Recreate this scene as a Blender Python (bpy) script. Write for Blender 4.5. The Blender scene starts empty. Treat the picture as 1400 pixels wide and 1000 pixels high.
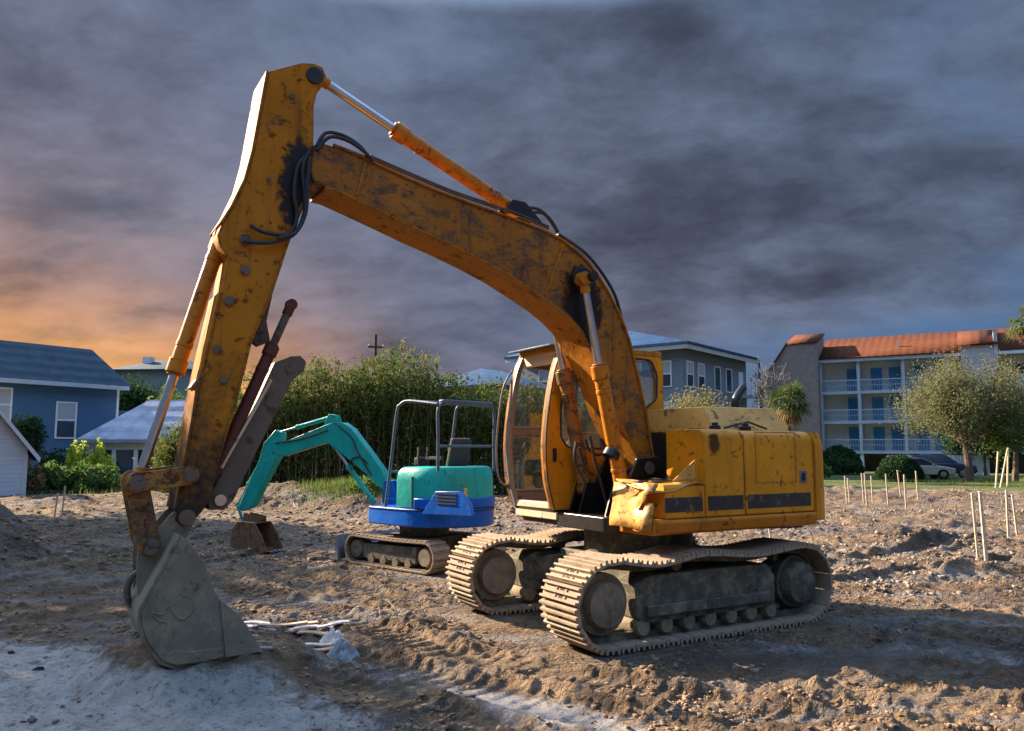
import bpy, bmesh, math, random
import numpy as np
from mathutils import Vector, Matrix

random.seed(7)
RNG = np.random.default_rng(11)
SC = bpy.context.scene
COL = SC.collection
R = math.radians

# ------------------------------------------------------------------ camera
FPX, EYE = 1100.0, 1.75                       # focal length in photo pixels, eye height (m)
PITCH = math.atan(115.0 / FPX)
cam_d = bpy.data.cameras.new('camera')
cam_o = bpy.data.objects.new('camera', cam_d)
COL.objects.link(cam_o)
cam_o.location = (0, 0, EYE)
cam_o.rotation_euler = (R(90) + PITCH, 0, 0)
cam_d.sensor_width = 36
cam_d.lens = 36 * FPX / 1400
cam_d.clip_start = 0.05
cam_d.clip_end = 6000
SC.camera = cam_o

# ------------------------------------------------------------------ light
SUN_AZ, SUN_EL = R(-56), R(27)                # azimuth clockwise from +Y
SUN_DIR = Vector((math.sin(SUN_AZ) * math.cos(SUN_EL), math.cos(SUN_AZ) * math.cos(SUN_EL), math.sin(SUN_EL)))
sun_d = bpy.data.lights.new('sun', 'SUN')
sun_d.energy = 4.1
sun_d.angle = R(0.6)
sun_d.color = (1.0, 0.77, 0.55)
sun_o = bpy.data.objects.new('sun', sun_d)
COL.objects.link(sun_o)
sun_o.rotation_euler = SUN_DIR.to_track_quat('Z', 'Y').to_euler()
sun_o.location = SUN_DIR * 60
SC.view_settings.view_transform = 'Standard'
SC.view_settings.look = 'None'
SC.view_settings.exposure = 2.2
SC.view_settings.gamma = 1.0
SC.view_settings.use_curve_mapping = False
SC.cycles.max_bounces = 6
SC.cycles.transparent_max_bounces = 8
SC.cycles.use_denoising = True


class NT:
    """Small wrapper that makes shader nodes short to write."""
    def __init__(s, tree):
        s.t = tree

    def n(s, typ, ins=None, **props):
        nd = s.t.nodes.new(typ)
        for k, v in props.items():
            setattr(nd, k, v)
        for k, v in (ins or {}).items():
            s.put(nd.inputs[k], v)
        return nd

    def put(s, sock, v):
        if isinstance(v, bpy.types.NodeSocket):
            s.t.links.new(v, sock)
        else:
            if sock.type == 'RGBA' and len(v) == 3:
                v = (*v, 1)
            sock.default_value = v

    def m(s, op, a, b=0.0, c=None, clamp=False):
        nd = s.n('ShaderNodeMath', {0: a, 1: b}, operation=op, use_clamp=clamp)
        if c is not None:
            s.put(nd.inputs[2], c)
        return nd.outputs[0]

    def noise(s, vec, scale, detail=5, rough=.55, dist=0.0):
        ins = {'Scale': scale, 'Detail': detail, 'Roughness': rough, 'Distortion': dist}
        if vec is not None:
            ins['Vector'] = vec
        return s.n('ShaderNodeTexNoise', ins).outputs[0]

    def step(s, v, lo, hi):
        return s.n('ShaderNodeMapRange', {0: v, 1: lo, 2: hi, 3: 0.0, 4: 1.0}, interpolation_type='SMOOTHSTEP').outputs[0]

    def mix(s, f, a, b, blend='MIX'):
        nd = s.n('ShaderNodeMix', data_type='RGBA', blend_type=blend)
        s.put(nd.inputs[0], f); s.put(nd.inputs[6], a); s.put(nd.inputs[7], b)
        return nd.outputs[2]

    def scalevec(s, v, sc):
        return s.n('ShaderNodeMapping', {0: v, 3: sc}).outputs[0]


# ------------------------------------------------------------------ sky
def make_world():
    w = bpy.data.worlds.new('World')
    SC.world = w
    w.use_nodes = True
    t = w.node_tree
    t.nodes.clear()
    N = NT(t)
    d = N.n('ShaderNodeTexCoord').outputs['Generated']
    x, y, z = N.n('ShaderNodeSeparateXYZ', {0: d}).outputs
    zc = N.m('MAXIMUM', z, 0.0)
    inv = N.m('DIVIDE', 1.0, N.m('ADD', zc, 0.30))
    p = N.n('ShaderNodeCombineXYZ', {0: N.m('MULTIPLY', x, inv), 1: N.m('MULTIPLY', y, inv), 2: 0.0}).outputs[0]
    p = N.n('ShaderNodeMapping', {0: p, 1: (3.1, 1.7, 0), 2: (0, 0, .55), 3: (1.0, 1.25, 1)}).outputs[0]
    big = N.noise(p, 1.0, 6, .52, .25)
    mid = N.noise(p, 2.9, 8, .56, .2)
    fine = N.noise(p, 8.0, 9, .66, .3)
    # angle from the sun's azimuth (cosine) and height give the warm side of the sky
    sa = N.m('ADD', N.m('MULTIPLY', x, math.sin(R(-46))), N.m('MULTIPLY', y, math.cos(R(-46))))
    hor = N.m('DIVIDE', sa, N.m('SQRT', N.m('ADD', N.m('MULTIPLY', x, x), N.m('ADD', N.m('MULTIPLY', y, y), 1e-4))))
    toward = N.m('POWER', N.step(hor, .74, 1.0), 1.2)
    broad = N.step(hor, .1, 1.0)
    low = N.m('POWER', 2.718, N.m('MULTIPLY', zc, -12.0))
    lowwide = N.m('POWER', 2.718, N.m('MULTIPLY', zc, -4.2))
    # body of the cloud deck
    tone = N.m('ADD', N.m('MULTIPLY', big, .6), N.m('ADD', N.m('MULTIPLY', mid, .50), N.m('MULTIPLY', fine, .24)))
    k = N.step(tone, .44, .92)
    cloud = N.mix(k, (.0100, .0130, .0212), (.046, .062, .096))
    mauve = N.mix(k, (.0175, .0142, .0180), (.060, .0475, .053))
    cloud = N.mix(N.m('MULTIPLY', lowwide, N.m('ADD', .12, N.m('MULTIPLY', broad, 1.0)), clamp=True), cloud, mauve)
    # lit undersides toward the sunset
    glow = N.m('MULTIPLY', N.m('MULTIPLY', low, toward), N.step(mid, .25, .62))
    cloud = N.mix(N.m('MULTIPLY', glow, 1.15, clamp=True), cloud, (.42, .165, .032))
    edge = N.m('MULTIPLY', N.m('MULTIPLY', N.m('POWER', 2.718, N.m('MULTIPLY', zc, -20.0)), toward), 1.0)
    cloud = N.mix(N.m('MULTIPLY', edge, 1.3, clamp=True), cloud, (.62, .29, .045))
    # bluer, clearer air away from the sun
    away = N.m('MULTIPLY', N.m('SUBTRACT', 1.0, broad), N.step(big, .42, .6))
    cloud = N.mix(N.m('MULTIPLY', away, .8), cloud, (.015, .036, .072))
    # open-sky gaps added above the camera's view to raise the fill light
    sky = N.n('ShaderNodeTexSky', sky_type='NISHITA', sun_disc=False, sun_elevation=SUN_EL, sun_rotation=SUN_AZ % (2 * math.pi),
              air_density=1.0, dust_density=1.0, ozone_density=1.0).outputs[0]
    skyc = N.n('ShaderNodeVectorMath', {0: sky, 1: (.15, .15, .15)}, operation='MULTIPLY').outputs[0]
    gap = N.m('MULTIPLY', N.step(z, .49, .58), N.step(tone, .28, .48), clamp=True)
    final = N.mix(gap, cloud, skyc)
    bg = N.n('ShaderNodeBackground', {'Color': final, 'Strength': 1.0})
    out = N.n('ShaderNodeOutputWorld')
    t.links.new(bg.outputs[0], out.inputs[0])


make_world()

# ------------------------------------------------------------------ pixels to places
FW = np.array([0, math.cos(PITCH), math.sin(PITCH)])
UP = np.array([0, -math.sin(PITCH), math.cos(PITCH)])
CAM = np.array([0, 0, EYE])


def ray(px, py):
    return FW + np.array([1., 0, 0]) * (px - 700) / FPX + UP * (500 - py) / FPX


def ground_at(px, py, z=0.0):
    d = ray(px, py)
    return CAM + d * (z - EYE) / d[2]


def at_depth(px, py, Y):
    d = ray(px, py)
    return CAM + d * Y / d[1]


class Frame:
    """A thing's own axes: u forward, w to its left, z up; pixels are read onto planes of the thing."""
    def __init__(s, C, az):
        a = math.radians(az)
        s.C = np.array(C, float)
        s.F = np.array([math.sin(a), math.cos(a), 0])
        s.W = np.array([-s.F[1], s.F[0], 0])
        s.rz = math.atan2(s.F[1], s.F[0])

    def E(s, px, py, w):                      # on the plane w = const -> (u, z)
        d = ray(px, py)
        t = ((s.C + s.W * w - CAM) @ s.W) / (d @ s.W)
        X = CAM + d * t - s.C
        return float(X @ s.F), float(X[2])

    def P(s, px, py, w):
        u, z = s.E(px, py, w)
        return (u, w, z)

    def poly(s, pts, w):
        return [s.E(a, b, w) for a, b in pts]

    def mat(s):
        return Matrix.Translation(Vector(s.C)) @ Matrix.Rotation(s.rz, 4, 'Z')


# ------------------------------------------------------------------ mesh helpers
class MB:
    def __init__(s):
        s.v, s.f, s.mi = [], [], []

    def add(s, verts, faces, m=0):
        o = len(s.v)
        s.v += [tuple(map(float, q)) for q in verts]
        s.f += [tuple(i + o for i in q) for q in faces]
        s.mi += [m] * len(faces)
        return s

    def box(s, c, d, rot=None, m=0, taper=1.0):
        hx, hy, hz = d[0] / 2, d[1] / 2, d[2] / 2
        vs = [Vector((sx * hx * (taper if sz > 0 else 1), sy * hy * (taper if sz > 0 else 1), sz * hz)) for sz in (-1, 1) for sy in (-1, 1) for sx in (-1, 1)]
        if rot is not None:
            vs = [rot @ q for q in vs]
        c = Vector(c)
        return s.add([q + c for q in vs], [(0, 2, 3, 1), (4, 5, 7, 6), (0, 1, 5, 4), (2, 6, 7, 3), (0, 4, 6, 2), (1, 3, 7, 5)], m)

    def bb(s, x0, x1, y0, y1, z0, z1, m=0):
        return s.box(((x0 + x1) / 2, (y0 + y1) / 2, (z0 + z1) / 2), (abs(x1 - x0), abs(y1 - y0), abs(z1 - z0)), m=m)

    def bar(s, a, b, wd, ht, m=0, up=(0, 0, 1)):
        a, b = Vector(a), Vector(b)
        x = (b - a); L = x.length; x.normalize()
        y = Vector(up).cross(x)
        if y.length < 1e-4:
            y = Vector((0, 1, 0)).cross(x)
        y.normalize(); z = x.cross(y)
        rot = Matrix((x, y, z)).transposed()
        return s.box((a + b) / 2, (L, wd, ht), rot, m)

    def cyl(s, a, b, r0, r1=None, n=16, m=0, caps=True):
        r1 = r0 if r1 is None else r1
        a, b = Vector(a), Vector(b)
        q = (b - a).to_track_quat('Z', 'Y')
        vs = []
        for c, r in ((a, r0), (b, r1)):
            for i in range(n):
                t = 2 * math.pi * i / n
                vs.append(c + q @ Vector((r * math.cos(t), r * math.sin(t), 0)))
        fs = [(i, (i + 1) % n, n + (i + 1) % n, n + i) for i in range(n)]
        if caps:
            fs += [tuple(range(n - 1, -1, -1)), tuple(range(n, 2 * n))]
        return s.add(vs, fs, m)

    def tube(s, pts, r, n=8, m=0, smooth=True):
        P = [Vector(p) for p in pts]
        if smooth and len(P) > 2:
            Q = []
            for i in range(len(P) - 1):
                p0, p1, p2, p3 = P[max(i - 1, 0)], P[i], P[i + 1], P[min(i + 2, len(P) - 1)]
                for k in range(6):
                    t = k / 6
                    Q.append(.5 * ((2 * p1) + (p2 - p0) * t + (2 * p0 - 5 * p1 + 4 * p2 - p3) * t * t + (3 * p1 - p0 - 3 * p2 + p3) * t ** 3))
            P = Q + [P[-1]]
        vs, fs = [], []
        nrm = None
        for i, c in enumerate(P):
            tg = (P[min(i + 1, len(P) - 1)] - P[max(i - 1, 0)]).normalized()
            if nrm is None:
                nrm = tg.orthogonal().normalized()
            else:
                nrm = (nrm - tg * nrm.dot(tg)).normalized()
            bi = tg.cross(nrm)
            rr = r[i * (len(r) - 1) // max(1, len(P) - 1)] if isinstance(r, (list, tuple)) else r
            for k in range(n):
                a = 2 * math.pi * k / n
                vs.append(c + (nrm * math.cos(a) + bi * math.sin(a)) * rr)
        for i in range(len(P) - 1):
            for k in range(n):
                fs.append((i * n + k, i * n + (k + 1) % n, (i + 1) * n + (k + 1) % n, (i + 1) * n + k))
        fs += [tuple(range(n - 1, -1, -1)), tuple(range((len(P) - 1) * n, len(P) * n))]
        return s.add(vs, fs, m)

    def prism(s, poly, w0, w1, m=0):
        """polygon in (u, z), pushed along w"""
        n = len(poly)
        vs = [(u, w0, z) for u, z in poly] + [(u, w1, z) for u, z in poly]
        fs = [tuple(range(n)), tuple(range(2 * n - 1, n - 1, -1))] + [(i, n + i, n + (i + 1) % n, (i + 1) % n) for i in range(n)]
        return s.add(vs, fs, m)

    def slab(s, poly, z0, z1, m=0, shrink=None):
        """polygon in (x, y), pushed up"""
        n = len(poly)
        top = poly if shrink is None else shrink
        vs = [(a, b, z0) for a, b in poly] + [(a, b, z1) for a, b in top]
        fs = [tuple(range(n - 1, -1, -1)), tuple(range(n, 2 * n))] + [(i, (i + 1) % n, n + (i + 1) % n, n + i) for i in range(n)]
        return s.add(vs, fs, m)

    def strip(s, line, w0, w1, th, m=0):
        """sheet of thickness th that follows a (u, z) line"""
        n = len(line)
        off = []
        for i, (u, z) in enumerate(line):
            a = Vector(line[max(i - 1, 0)]); b = Vector(line[min(i + 1, n - 1)])
            d = (b - a).normalized()
            off.append((u - d.y * th, z + d.x * th))
        return s.prism(list(line) + off[::-1], w0, w1, m)

    def lathe(s, prof, c, axis='y', n=24, m=0):
        vs, fs = [], []
        for i in range(n):
            t = 2 * math.pi * i / n
            for r, h in prof:
                a, b = r * math.cos(t), r * math.sin(t)
                p = {'y': (a, h, b), 'z': (a, b, h), 'x': (h, a, b)}[axis]
                vs.append((p[0] + c[0], p[1] + c[1], p[2] + c[2]))
        k = len(prof)
        for i in range(n):
            for j in range(k - 1):
                fs.append((i * k + j, ((i + 1) % n) * k + j, ((i + 1) % n) * k + j + 1, i * k + j + 1))
        return s.add(vs, fs, m)

    def mesh(s, name, mats):
        me = bpy.data.meshes.new(name)
        me.from_pydata(s.v, [], s.f)
        bm = bmesh.new(); bm.from_mesh(me)
        bmesh.ops.recalc_face_normals(bm, faces=bm.faces[:])
        bm.to_mesh(me); bm.free()
        for q in (mats if isinstance(mats, (list, tuple)) else [mats]):
            me.materials.append(q)
        me.polygons.foreach_set('material_index', s.mi)
        me.polygons.foreach_set('use_smooth', [True] * len(me.polygons))
        me.set_sharp_from_angle(angle=R(38))
        me.update()
        return me

    def build(s, name, mats, parent=None, bevel=0.0, xf=None):
        return link(name, s.mesh(name, mats), parent, bevel, xf)


def link(name, me, parent=None, bevel=0.0, xf=None):
    o = bpy.data.objects.new(name, me)
    COL.objects.link(o)
    if parent:
        o.parent = parent
    if xf is not None:
        o.matrix_basis = xf
    if bevel:
        b = o.modifiers.new('bevel', 'BEVEL')
        b.width = bevel; b.segments = 2; b.limit_method = 'ANGLE'; b.angle_limit = R(35)
        b.use_clamp_overlap = True
    return o


def panel(name, mats, parent, outer, holes, plane, th):
    """plate with window openings; outer and holes are 2-D loops, plane maps 2-D to 3-D"""
    bm = bmesh.new()
    ed = []
    for loop in [outer] + holes:
        vs = [bm.verts.new(plane(*q)) for q in loop]
        for i in range(len(vs)):
            ed.append(bm.edges.new((vs[i], vs[(i + 1) % len(vs)])))
    bmesh.ops.triangle_fill(bm, use_beauty=True, use_dissolve=False, edges=ed)
    bmesh.ops.recalc_face_normals(bm, faces=bm.faces[:])
    me = bpy.data.meshes.new(name)
    bm.to_mesh(me); bm.free()
    me.materials.append(mats)
    o = bpy.data.objects.new(name, me)
    COL.objects.link(o); o.parent = parent
    q = o.modifiers.new('thickness', 'SOLIDIFY')
    q.thickness = th; q.offset = 0
    return o


def np_mesh(name, verts, faces, mat, smooth=False):
    me = bpy.data.meshes.new(name)
    verts = np.asarray(verts, np.float32); faces = np.asarray(faces, np.int32)
    k = faces.shape[1]
    me.vertices.add(len(verts)); me.vertices.foreach_set('co', verts.ravel())
    me.loops.add(faces.size); me.loops.foreach_set('vertex_index', faces.ravel())
    me.polygons.add(len(faces)); me.polygons.foreach_set('loop_start', np.arange(0, faces.size, k, dtype=np.int32))
    if smooth:
        me.polygons.foreach_set('use_smooth', np.ones(len(faces), bool))
    me.materials.append(mat)
    me.update(calc_edges=True)
    me.validate()
    return me


def empty(name, loc, rz=0.0, label=None, cat=None, group=None):
    o = bpy.data.objects.new(name, None)
    o.empty_display_size = .3
    COL.objects.link(o)
    o.location = loc
    o.rotation_euler = (0, 0, rz)
    tag(o, label, cat, group)
    return o


def tag(o, label=None, cat=None, group=None, kind=None):
    for k, v in (('label', label), ('category', cat), ('group', group), ('kind', kind)):
        if v:
            o[k] = v
    return o


def rounded(pts, r, n=4):
    """round the corners of a 2-D polygon"""
    out = []
    k = len(pts)
    for i in range(k):
        p, a, b = Vector(pts[i]), Vector(pts[i - 1]), Vector(pts[(i + 1) % k])
        rr = r[i] if isinstance(r, (list, tuple)) else r
        d1, d2 = (a - p), (b - p)
        q = min(rr, d1.length * .45, d2.length * .45)
        s0, s1 = p + d1.normalized() * q, p + d2.normalized() * q
        for j in range(n + 1):
            t = j / n
            c = s0 * (1 - t) ** 2 + p * 2 * t * (1 - t) + s1 * t * t
            out.append((c.x, c.y))
    return out


def rect(x0, x1, y0, y1):
    return [(x0, y0), (x1, y0), (x1, y1), (x0, y1)]


# ------------------------------------------------------------------ value noise on arrays
def vnoise(x, y, seed=0):
    xi, yi = np.floor(x).astype(np.int64), np.floor(y).astype(np.int64)
    xf, yf = x - xi, y - yi
    def h(a, b):
        n = (a * 374761393 + b * 668265263 + seed * 1442695041) & 0xFFFFFFFF
        n = ((n ^ (n >> 13)) * 1274126177) & 0xFFFFFFFF
        return ((n ^ (n >> 16)) & 0xFFFF) / 65535.0
    u, v = xf * xf * xf * (xf * (xf * 6 - 15) + 10), yf * yf * yf * (yf * (yf * 6 - 15) + 10)
    return (h(xi, yi) * (1 - u) + h(xi + 1, yi) * u) * (1 - v) + (h(xi, yi + 1) * (1 - u) + h(xi + 1, yi + 1) * u) * v


def fbm(x, y, sc, oct=4, seed=0, gain=.5):
    t, a, s = 0, 1, 0
    for i in range(oct):
        t = t + a * (vnoise(x * sc + 17.3 * i, y * sc - 9.1 * i, seed + i) - .5)
        s += a
        a *= gain
        sc *= 2.03
    return t / s * 2


def sst(a, b, x):
    t = np.clip((x - a) / (b - a), 0, 1)
    return t * t * (3 - 2 * t)

# ------------------------------------------------------------------ materials
MATS = {}


def base_mat(name):
    m = bpy.data.materials.new(name)
    m.use_nodes = True
    t = m.node_tree
    t.nodes.clear()
    N = NT(t)
    b = N.n('ShaderNodeBsdfPrincipled')
    o = N.n('ShaderNodeOutputMaterial')
    t.links.new(b.outputs[0], o.inputs[0])
    MATS[name] = m
    return m, N, b, o


def paint(name, col, grime=(.03, .025, .02), rust=(.09, .035, .015), rough=.42, chip=.35, streak=.5, wear=0.0, mud=0.0, mudcol=(.26, .20, .14), metal=0.0, low=None, spec=.32, edge=0.0):
    m, N, b, o = base_mat(name)
    tc = N.n('ShaderNodeTexCoord').outputs['Object']
    n1 = N.noise(tc, 2.2, 6)
    c = N.mix(N.step(n1, .3, .7), tuple(q * .78 for q in col), col)
    c = N.mix(N.m('MULTIPLY', N.step(N.noise(tc, .9, 3), .45, .75), .35), c, tuple(min(1, q * 1.12 + .02) for q in col))
    st = N.step(N.noise(N.scalevec(tc, (7, 7, .8)), 1.0, 6, .65), .5, .78)
    st = N.m('MULTIPLY', st, streak)
    c = N.mix(st, c, grime)
    ch = N.m('MULTIPLY', N.step(N.noise(tc, 9, 9, .68, .3), .62 - .12 * chip, .66 - .1 * chip), min(1, .6 + chip * .4))
    if wear:
        wn = N.noise(N.scalevec(tc, (.8, 1, 1.5)), 4.0, 14, .86, .35)
        w = N.m('MULTIPLY', N.step(wn, .575 - .10 * wear, .635 - .10 * wear), N.m('ADD', .5, N.m('MULTIPLY', N.step(N.noise(tc, 46, 6, .7), .38, .6), .48)))
        c = N.mix(w, c, N.mix(N.noise(tc, 22, 5), (.022, .02, .018), (.11, .085, .06)))
    if low:                                    # grease and dirt worked up from the linkage
        zz = N.n('ShaderNodeSeparateXYZ', {0: tc}).outputs[2]
        gz_ = N.m('ADD', zz, N.m('MULTIPLY', N.m('SUBTRACT', N.noise(tc, 4.5, 10, .75, .8), .5), 3.2))
        c = N.mix(N.m('SUBTRACT', 1.0, N.step(gz_, low[0], low[1])), c, N.mix(N.noise(tc, 20, 5), (.018, .015, .012), (.07, .05, .032)))
    c = N.mix(ch, c, N.mix(N.noise(tc, 30, 4), rust, tuple(q * .45 for q in rust)))
    c = N.mix(N.m('MULTIPLY', N.step(N.noise(tc, 55, 5, .7), .63, .68), .5), c, rust)
    if edge:                                   # paint rubbed off along the plate edges
        nb = N.n('ShaderNodeBevel', {'Radius': .035}, samples=4).outputs[0]
        ng = N.n('ShaderNodeNewGeometry').outputs['Normal']
        dt = N.n('ShaderNodeVectorMath', {0: nb, 1: ng}, operation='DOT_PRODUCT').outputs[1]
        ew = N.m('MULTIPLY', N.step(N.m('SUBTRACT', 1.0, dt), .01, .16), N.step(N.noise(tc, 12, 9, .75), .36, .56))
        c = N.mix(N.m('MULTIPLY', ew, edge), c, N.mix(N.noise(tc, 40, 4), (.03, .02, .014), (.13, .07, .035)))
    r = N.m('ADD', rough, N.m('MULTIPLY', N.m('MAXIMUM', st, ch), .4))
    if mud:
        mn = N.step(N.noise(tc, 5.0, 12, .8, .3), .64 - .38 * mud, .84 - .34 * mud)
        c = N.mix(mn, c, N.mix(N.noise(tc, 26, 6), tuple(q * .55 for q in mudcol), mudcol))
        r = N.m('MAXIMUM', r, N.m('MULTIPLY', mn, .92))
    N.put(b.inputs['Base Color'], c)
    N.put(b.inputs['Roughness'], r)
    b.inputs['Metallic'].default_value = metal
    b.inputs['Specular IOR Level'].default_value = spec
    bh = N.m('ADD', N.m('MULTIPLY', N.noise(tc, 28, 6, .65), .5), N.m('MULTIPLY', ch, -.25))
    dent = N.n('ShaderNodeBump', {'Strength': .35, 'Distance': .05, 'Height': N.noise(tc, 2.6, 3, .5)}).outputs[0]
    N.put(b.inputs['Normal'], N.n('ShaderNodeBump', {'Strength': .22 + .5 * mud, 'Distance': .012, 'Height': bh, 'Normal': dent}).outputs[0])
    return m


def plain(name, col, rough=.6, metal=0.0, var=.2, scale=8, bump=.1, dist=.01):
    m, N, b, o = base_mat(name)
    tc = N.n('ShaderNodeTexCoord').outputs['Object']
    n = N.noise(tc, scale, 6, .6)
    N.put(b.inputs['Base Color'], N.mix(N.step(n, .25, .75), tuple(q * (1 - var) for q in col), tuple(min(1, q * (1 + var)) for q in col)))
    b.inputs['Roughness'].default_value = rough
    b.inputs['Metallic'].default_value = metal
    if bump:
        N.put(b.inputs['Normal'], N.n('ShaderNodeBump', {'Strength': bump, 'Distance': dist, 'Height': N.noise(tc, scale * 4, 5)}).outputs[0])
    return m


def siding(name, col, step=.16, rough=.55):
    m, N, b, o = base_mat(name)
    tc = N.n('ShaderNodeTexCoord').outputs['Object']
    z = N.n('ShaderNodeSeparateXYZ', {0: tc}).outputs[2]
    saw = N.m('FRACT', N.m('DIVIDE', z, step))
    n = N.noise(N.scalevec(tc, (.6, .6, 5)), 1.5, 5)
    N.put(b.inputs['Base Color'], N.mix(N.step(n, .3, .7), tuple(q * .85 for q in col), col))
    b.inputs['Roughness'].default_value = rough
    N.put(b.inputs['Normal'], N.n('ShaderNodeBump', {'Strength': .9, 'Distance': .03, 'Height': N.m('SUBTRACT', 1.0, saw)}).outputs[0])
    return m


def ribbed(name, col, step=.3, axis=0, rough=.5, depth=.05, var=.25):
    """roofing in courses or ribs"""
    m, N, b, o = base_mat(name)
    tc = N.n('ShaderNodeTexCoord').outputs['Object']
    z = N.n('ShaderNodeSeparateXYZ', {0: tc}).outputs[axis]
    saw = N.m('PINGPONG', N.m('DIVIDE', z, step), 1.0)
    n = N.noise(tc, 1.3, 8, .65)
    n2 = N.noise(tc, 9, 4, .6)
    c = N.mix(N.step(n, .3, .7), tuple(q * (1 - var) for q in col), tuple(q * (1 + var) for q in col))
    c = N.mix(N.m('MULTIPLY', N.step(n2, .5, .8), .4), c, tuple(q * .5 for q in col))
    N.put(b.inputs['Base Color'], c)
    b.inputs['Roughness'].default_value = max(.8, rough)
    b.inputs['Specular IOR Level'].default_value = .12
    N.put(b.inputs['Normal'], N.n('ShaderNodeBump', {'Strength': .8, 'Distance': depth, 'Height': saw}).outputs[0])
    return m


def leafmat(name, a, bcol, c3=None, trans=.35, rough=.55):
    m, N, b, o = base_mat(name)
    rnd = N.n('ShaderNodeNewGeometry').outputs['Random Per Island']
    c = N.mix(rnd, a, bcol)
    if c3:
        c = N.mix(N.step(N.m('FRACT', N.m('MULTIPLY', rnd, 7.31)), .72, .95), c, c3)
    N.put(b.inputs['Base Color'], c)
    b.inputs['Roughness'].default_value = .8
    b.inputs['Specular IOR Level'].default_value = .12
    tr = N.n('ShaderNodeBsdfTranslucent', {0: c})
    mx = N.n('ShaderNodeMixShader', {0: trans, 1: b.outputs[0], 2: tr.outputs[0]})
    N.t.links.new(mx.outputs[0], o.inputs[0])
    return m


def glassmat(name, tint=(.8, .87, .9), rough=.03, refl=.14):
    m, N, b, o = base_mat(name)
    tr = N.n('ShaderNodeBsdfTransparent', {0: (*tint, 1)})
    gl = N.n('ShaderNodeBsdfGlossy', {'Roughness': rough, 'Color': (.9, .95, 1, 1)})
    fr = N.n('ShaderNodeFresnel', {'IOR': 1.5}).outputs[0]
    mx = N.n('ShaderNodeMixShader', {0: N.m('ADD', N.m('MULTIPLY', fr, .8), refl * .4), 1: tr.outputs[0], 2: gl.outputs[0]})
    tc = N.n('ShaderNodeTexCoord').outputs['Object']
    df = N.n('ShaderNodeBsdfDiffuse', {0: (.36, .39, .42, 1)})
    m2 = N.n('ShaderNodeMixShader', {0: N.m('ADD', .02, N.m('MULTIPLY', N.step(N.noise(tc, 5, 8, .7), .4, .75), .06)), 1: mx.outputs[0], 2: df.outputs[0]})
    N.t.links.new(m2.outputs[0], o.inputs[0])
    return m


def stain(name, c, rad, col=(.012, .010, .009), rough=.4, amount=1.0):
    """soaked-in grease with a ragged outline around c (thing's own metres)"""
    m, N, b, o = base_mat(name)
    tc = N.n('ShaderNodeTexCoord').outputs['Object']
    d = N.n('ShaderNodeVectorMath', {0: tc, 1: c}, operation='SUBTRACT').outputs[0]
    d = N.n('ShaderNodeVectorMath', {0: d, 1: (1 / rad[0], 0, 1 / rad[1])}, operation='MULTIPLY').outputs[0]
    L = N.n('ShaderNodeVectorMath', {0: d}, operation='LENGTH').outputs[1]
    v = N.m('ADD', N.m('SUBTRACT', 1.0, L), N.m('MULTIPLY', N.m('SUBTRACT', N.noise(tc, 11, 10, .75, .6), .5), 1.3))
    a = N.m('MULTIPLY', N.step(v, .12, .5), amount)
    b.inputs['Base Color'].default_value = (*col, 1)
    b.inputs['Roughness'].default_value = rough
    b.inputs['Specular IOR Level'].default_value = .3
    N.put(b.inputs['Alpha'], a)
    return m


YEL = (.70, .30, .018)
paint('yellow_paint', (.72, .285, .010), chip=.34, streak=.42, edge=.75, spec=.22)
paint('yellow_worn', (.37, .14, .011), chip=.3, streak=.9, wear=.85, edge=1.0, spec=.2)
paint('yellow_arm', (.46, .18, .014), chip=.35, streak=.75, wear=.3, rough=.65, low=(1.2, 2.7), edge=1.0, spec=.08)
paint('yellow_edge', (.50, .19, .014), chip=.35, streak=.6, wear=.3, rough=.6, edge=1.0, spec=.12)
paint('yellow_bent', (.74, .40, .10), chip=.3, streak=.45, wear=.25, edge=.8, spec=.2)
paint('orange_cylinder', (.58, .20, .013), chip=.35, streak=.6, wear=.35, edge=.8, spec=.2)
paint('link_paint', (.36, .16, .025), chip=.8, streak=.8, wear=1.1)
paint('bucket_steel', (.20, .18, .125), rust=(.12, .085, .055), chip=.2, streak=.4, rough=.55, mud=.55, mudcol=(.34, .30, .20), edge=.0, spec=.25)
paint('thumb_steel', (.13, .10, .075), rust=(.08, .045, .025), chip=.5, streak=.4, rough=.55, mud=.3, mudcol=(.2, .15, .11))
paint('dark_red_cylinder', (.11, .03, .022), chip=.4, streak=.4)
paint('track_steel', (.20, .155, .11), rust=(.16, .085, .04), chip=.4, streak=.2, rough=.7, mud=.85, mudcol=(.42, .32, .215), metal=.0)
paint('undercarriage', (.08, .073, .052), rust=(.06, .045, .03), chip=.3, streak=.6, rough=.75, mud=.55, mudcol=(.27, .245, .165))
paint('hub_mud', (.15, .125, .085), chip=.2, streak=.3, rough=.8, mud=.7, mudcol=(.33, .26, .17))
paint('grey_trim', (.15, .165, .18), chip=.2, streak=.3)
paint('pale_trim', (.62, .50, .33), chip=.3, streak=.35)
paint('teal_paint', (.012, .40, .33), chip=.22, streak=.4, mud=.2, mudcol=(.30, .33, .29), edge=.5, spec=.22, rust=(.05, .06, .05), rough=.36)
paint('blue_paint', (.006, .115, .50), chip=.2, streak=.4, mud=.22, mudcol=(.28, .28, .28), edge=.5, spec=.22, rust=(.03, .03, .05), rough=.33)
paint('slate_paint', (.075, .11, .15), chip=.1, streak=.25, rust=(.05, .035, .03))
paint('rusty_bucket', (.19, .11, .06), rust=(.16, .06, .02), chip=.9, streak=.5, rough=.75, mud=.35)
paint('grey_blade', (.17, .20, .24), chip=.4, streak=.4, mud=.25)
plain('black_rubber', (.016, .016, .018), .55, var=.3)
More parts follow.
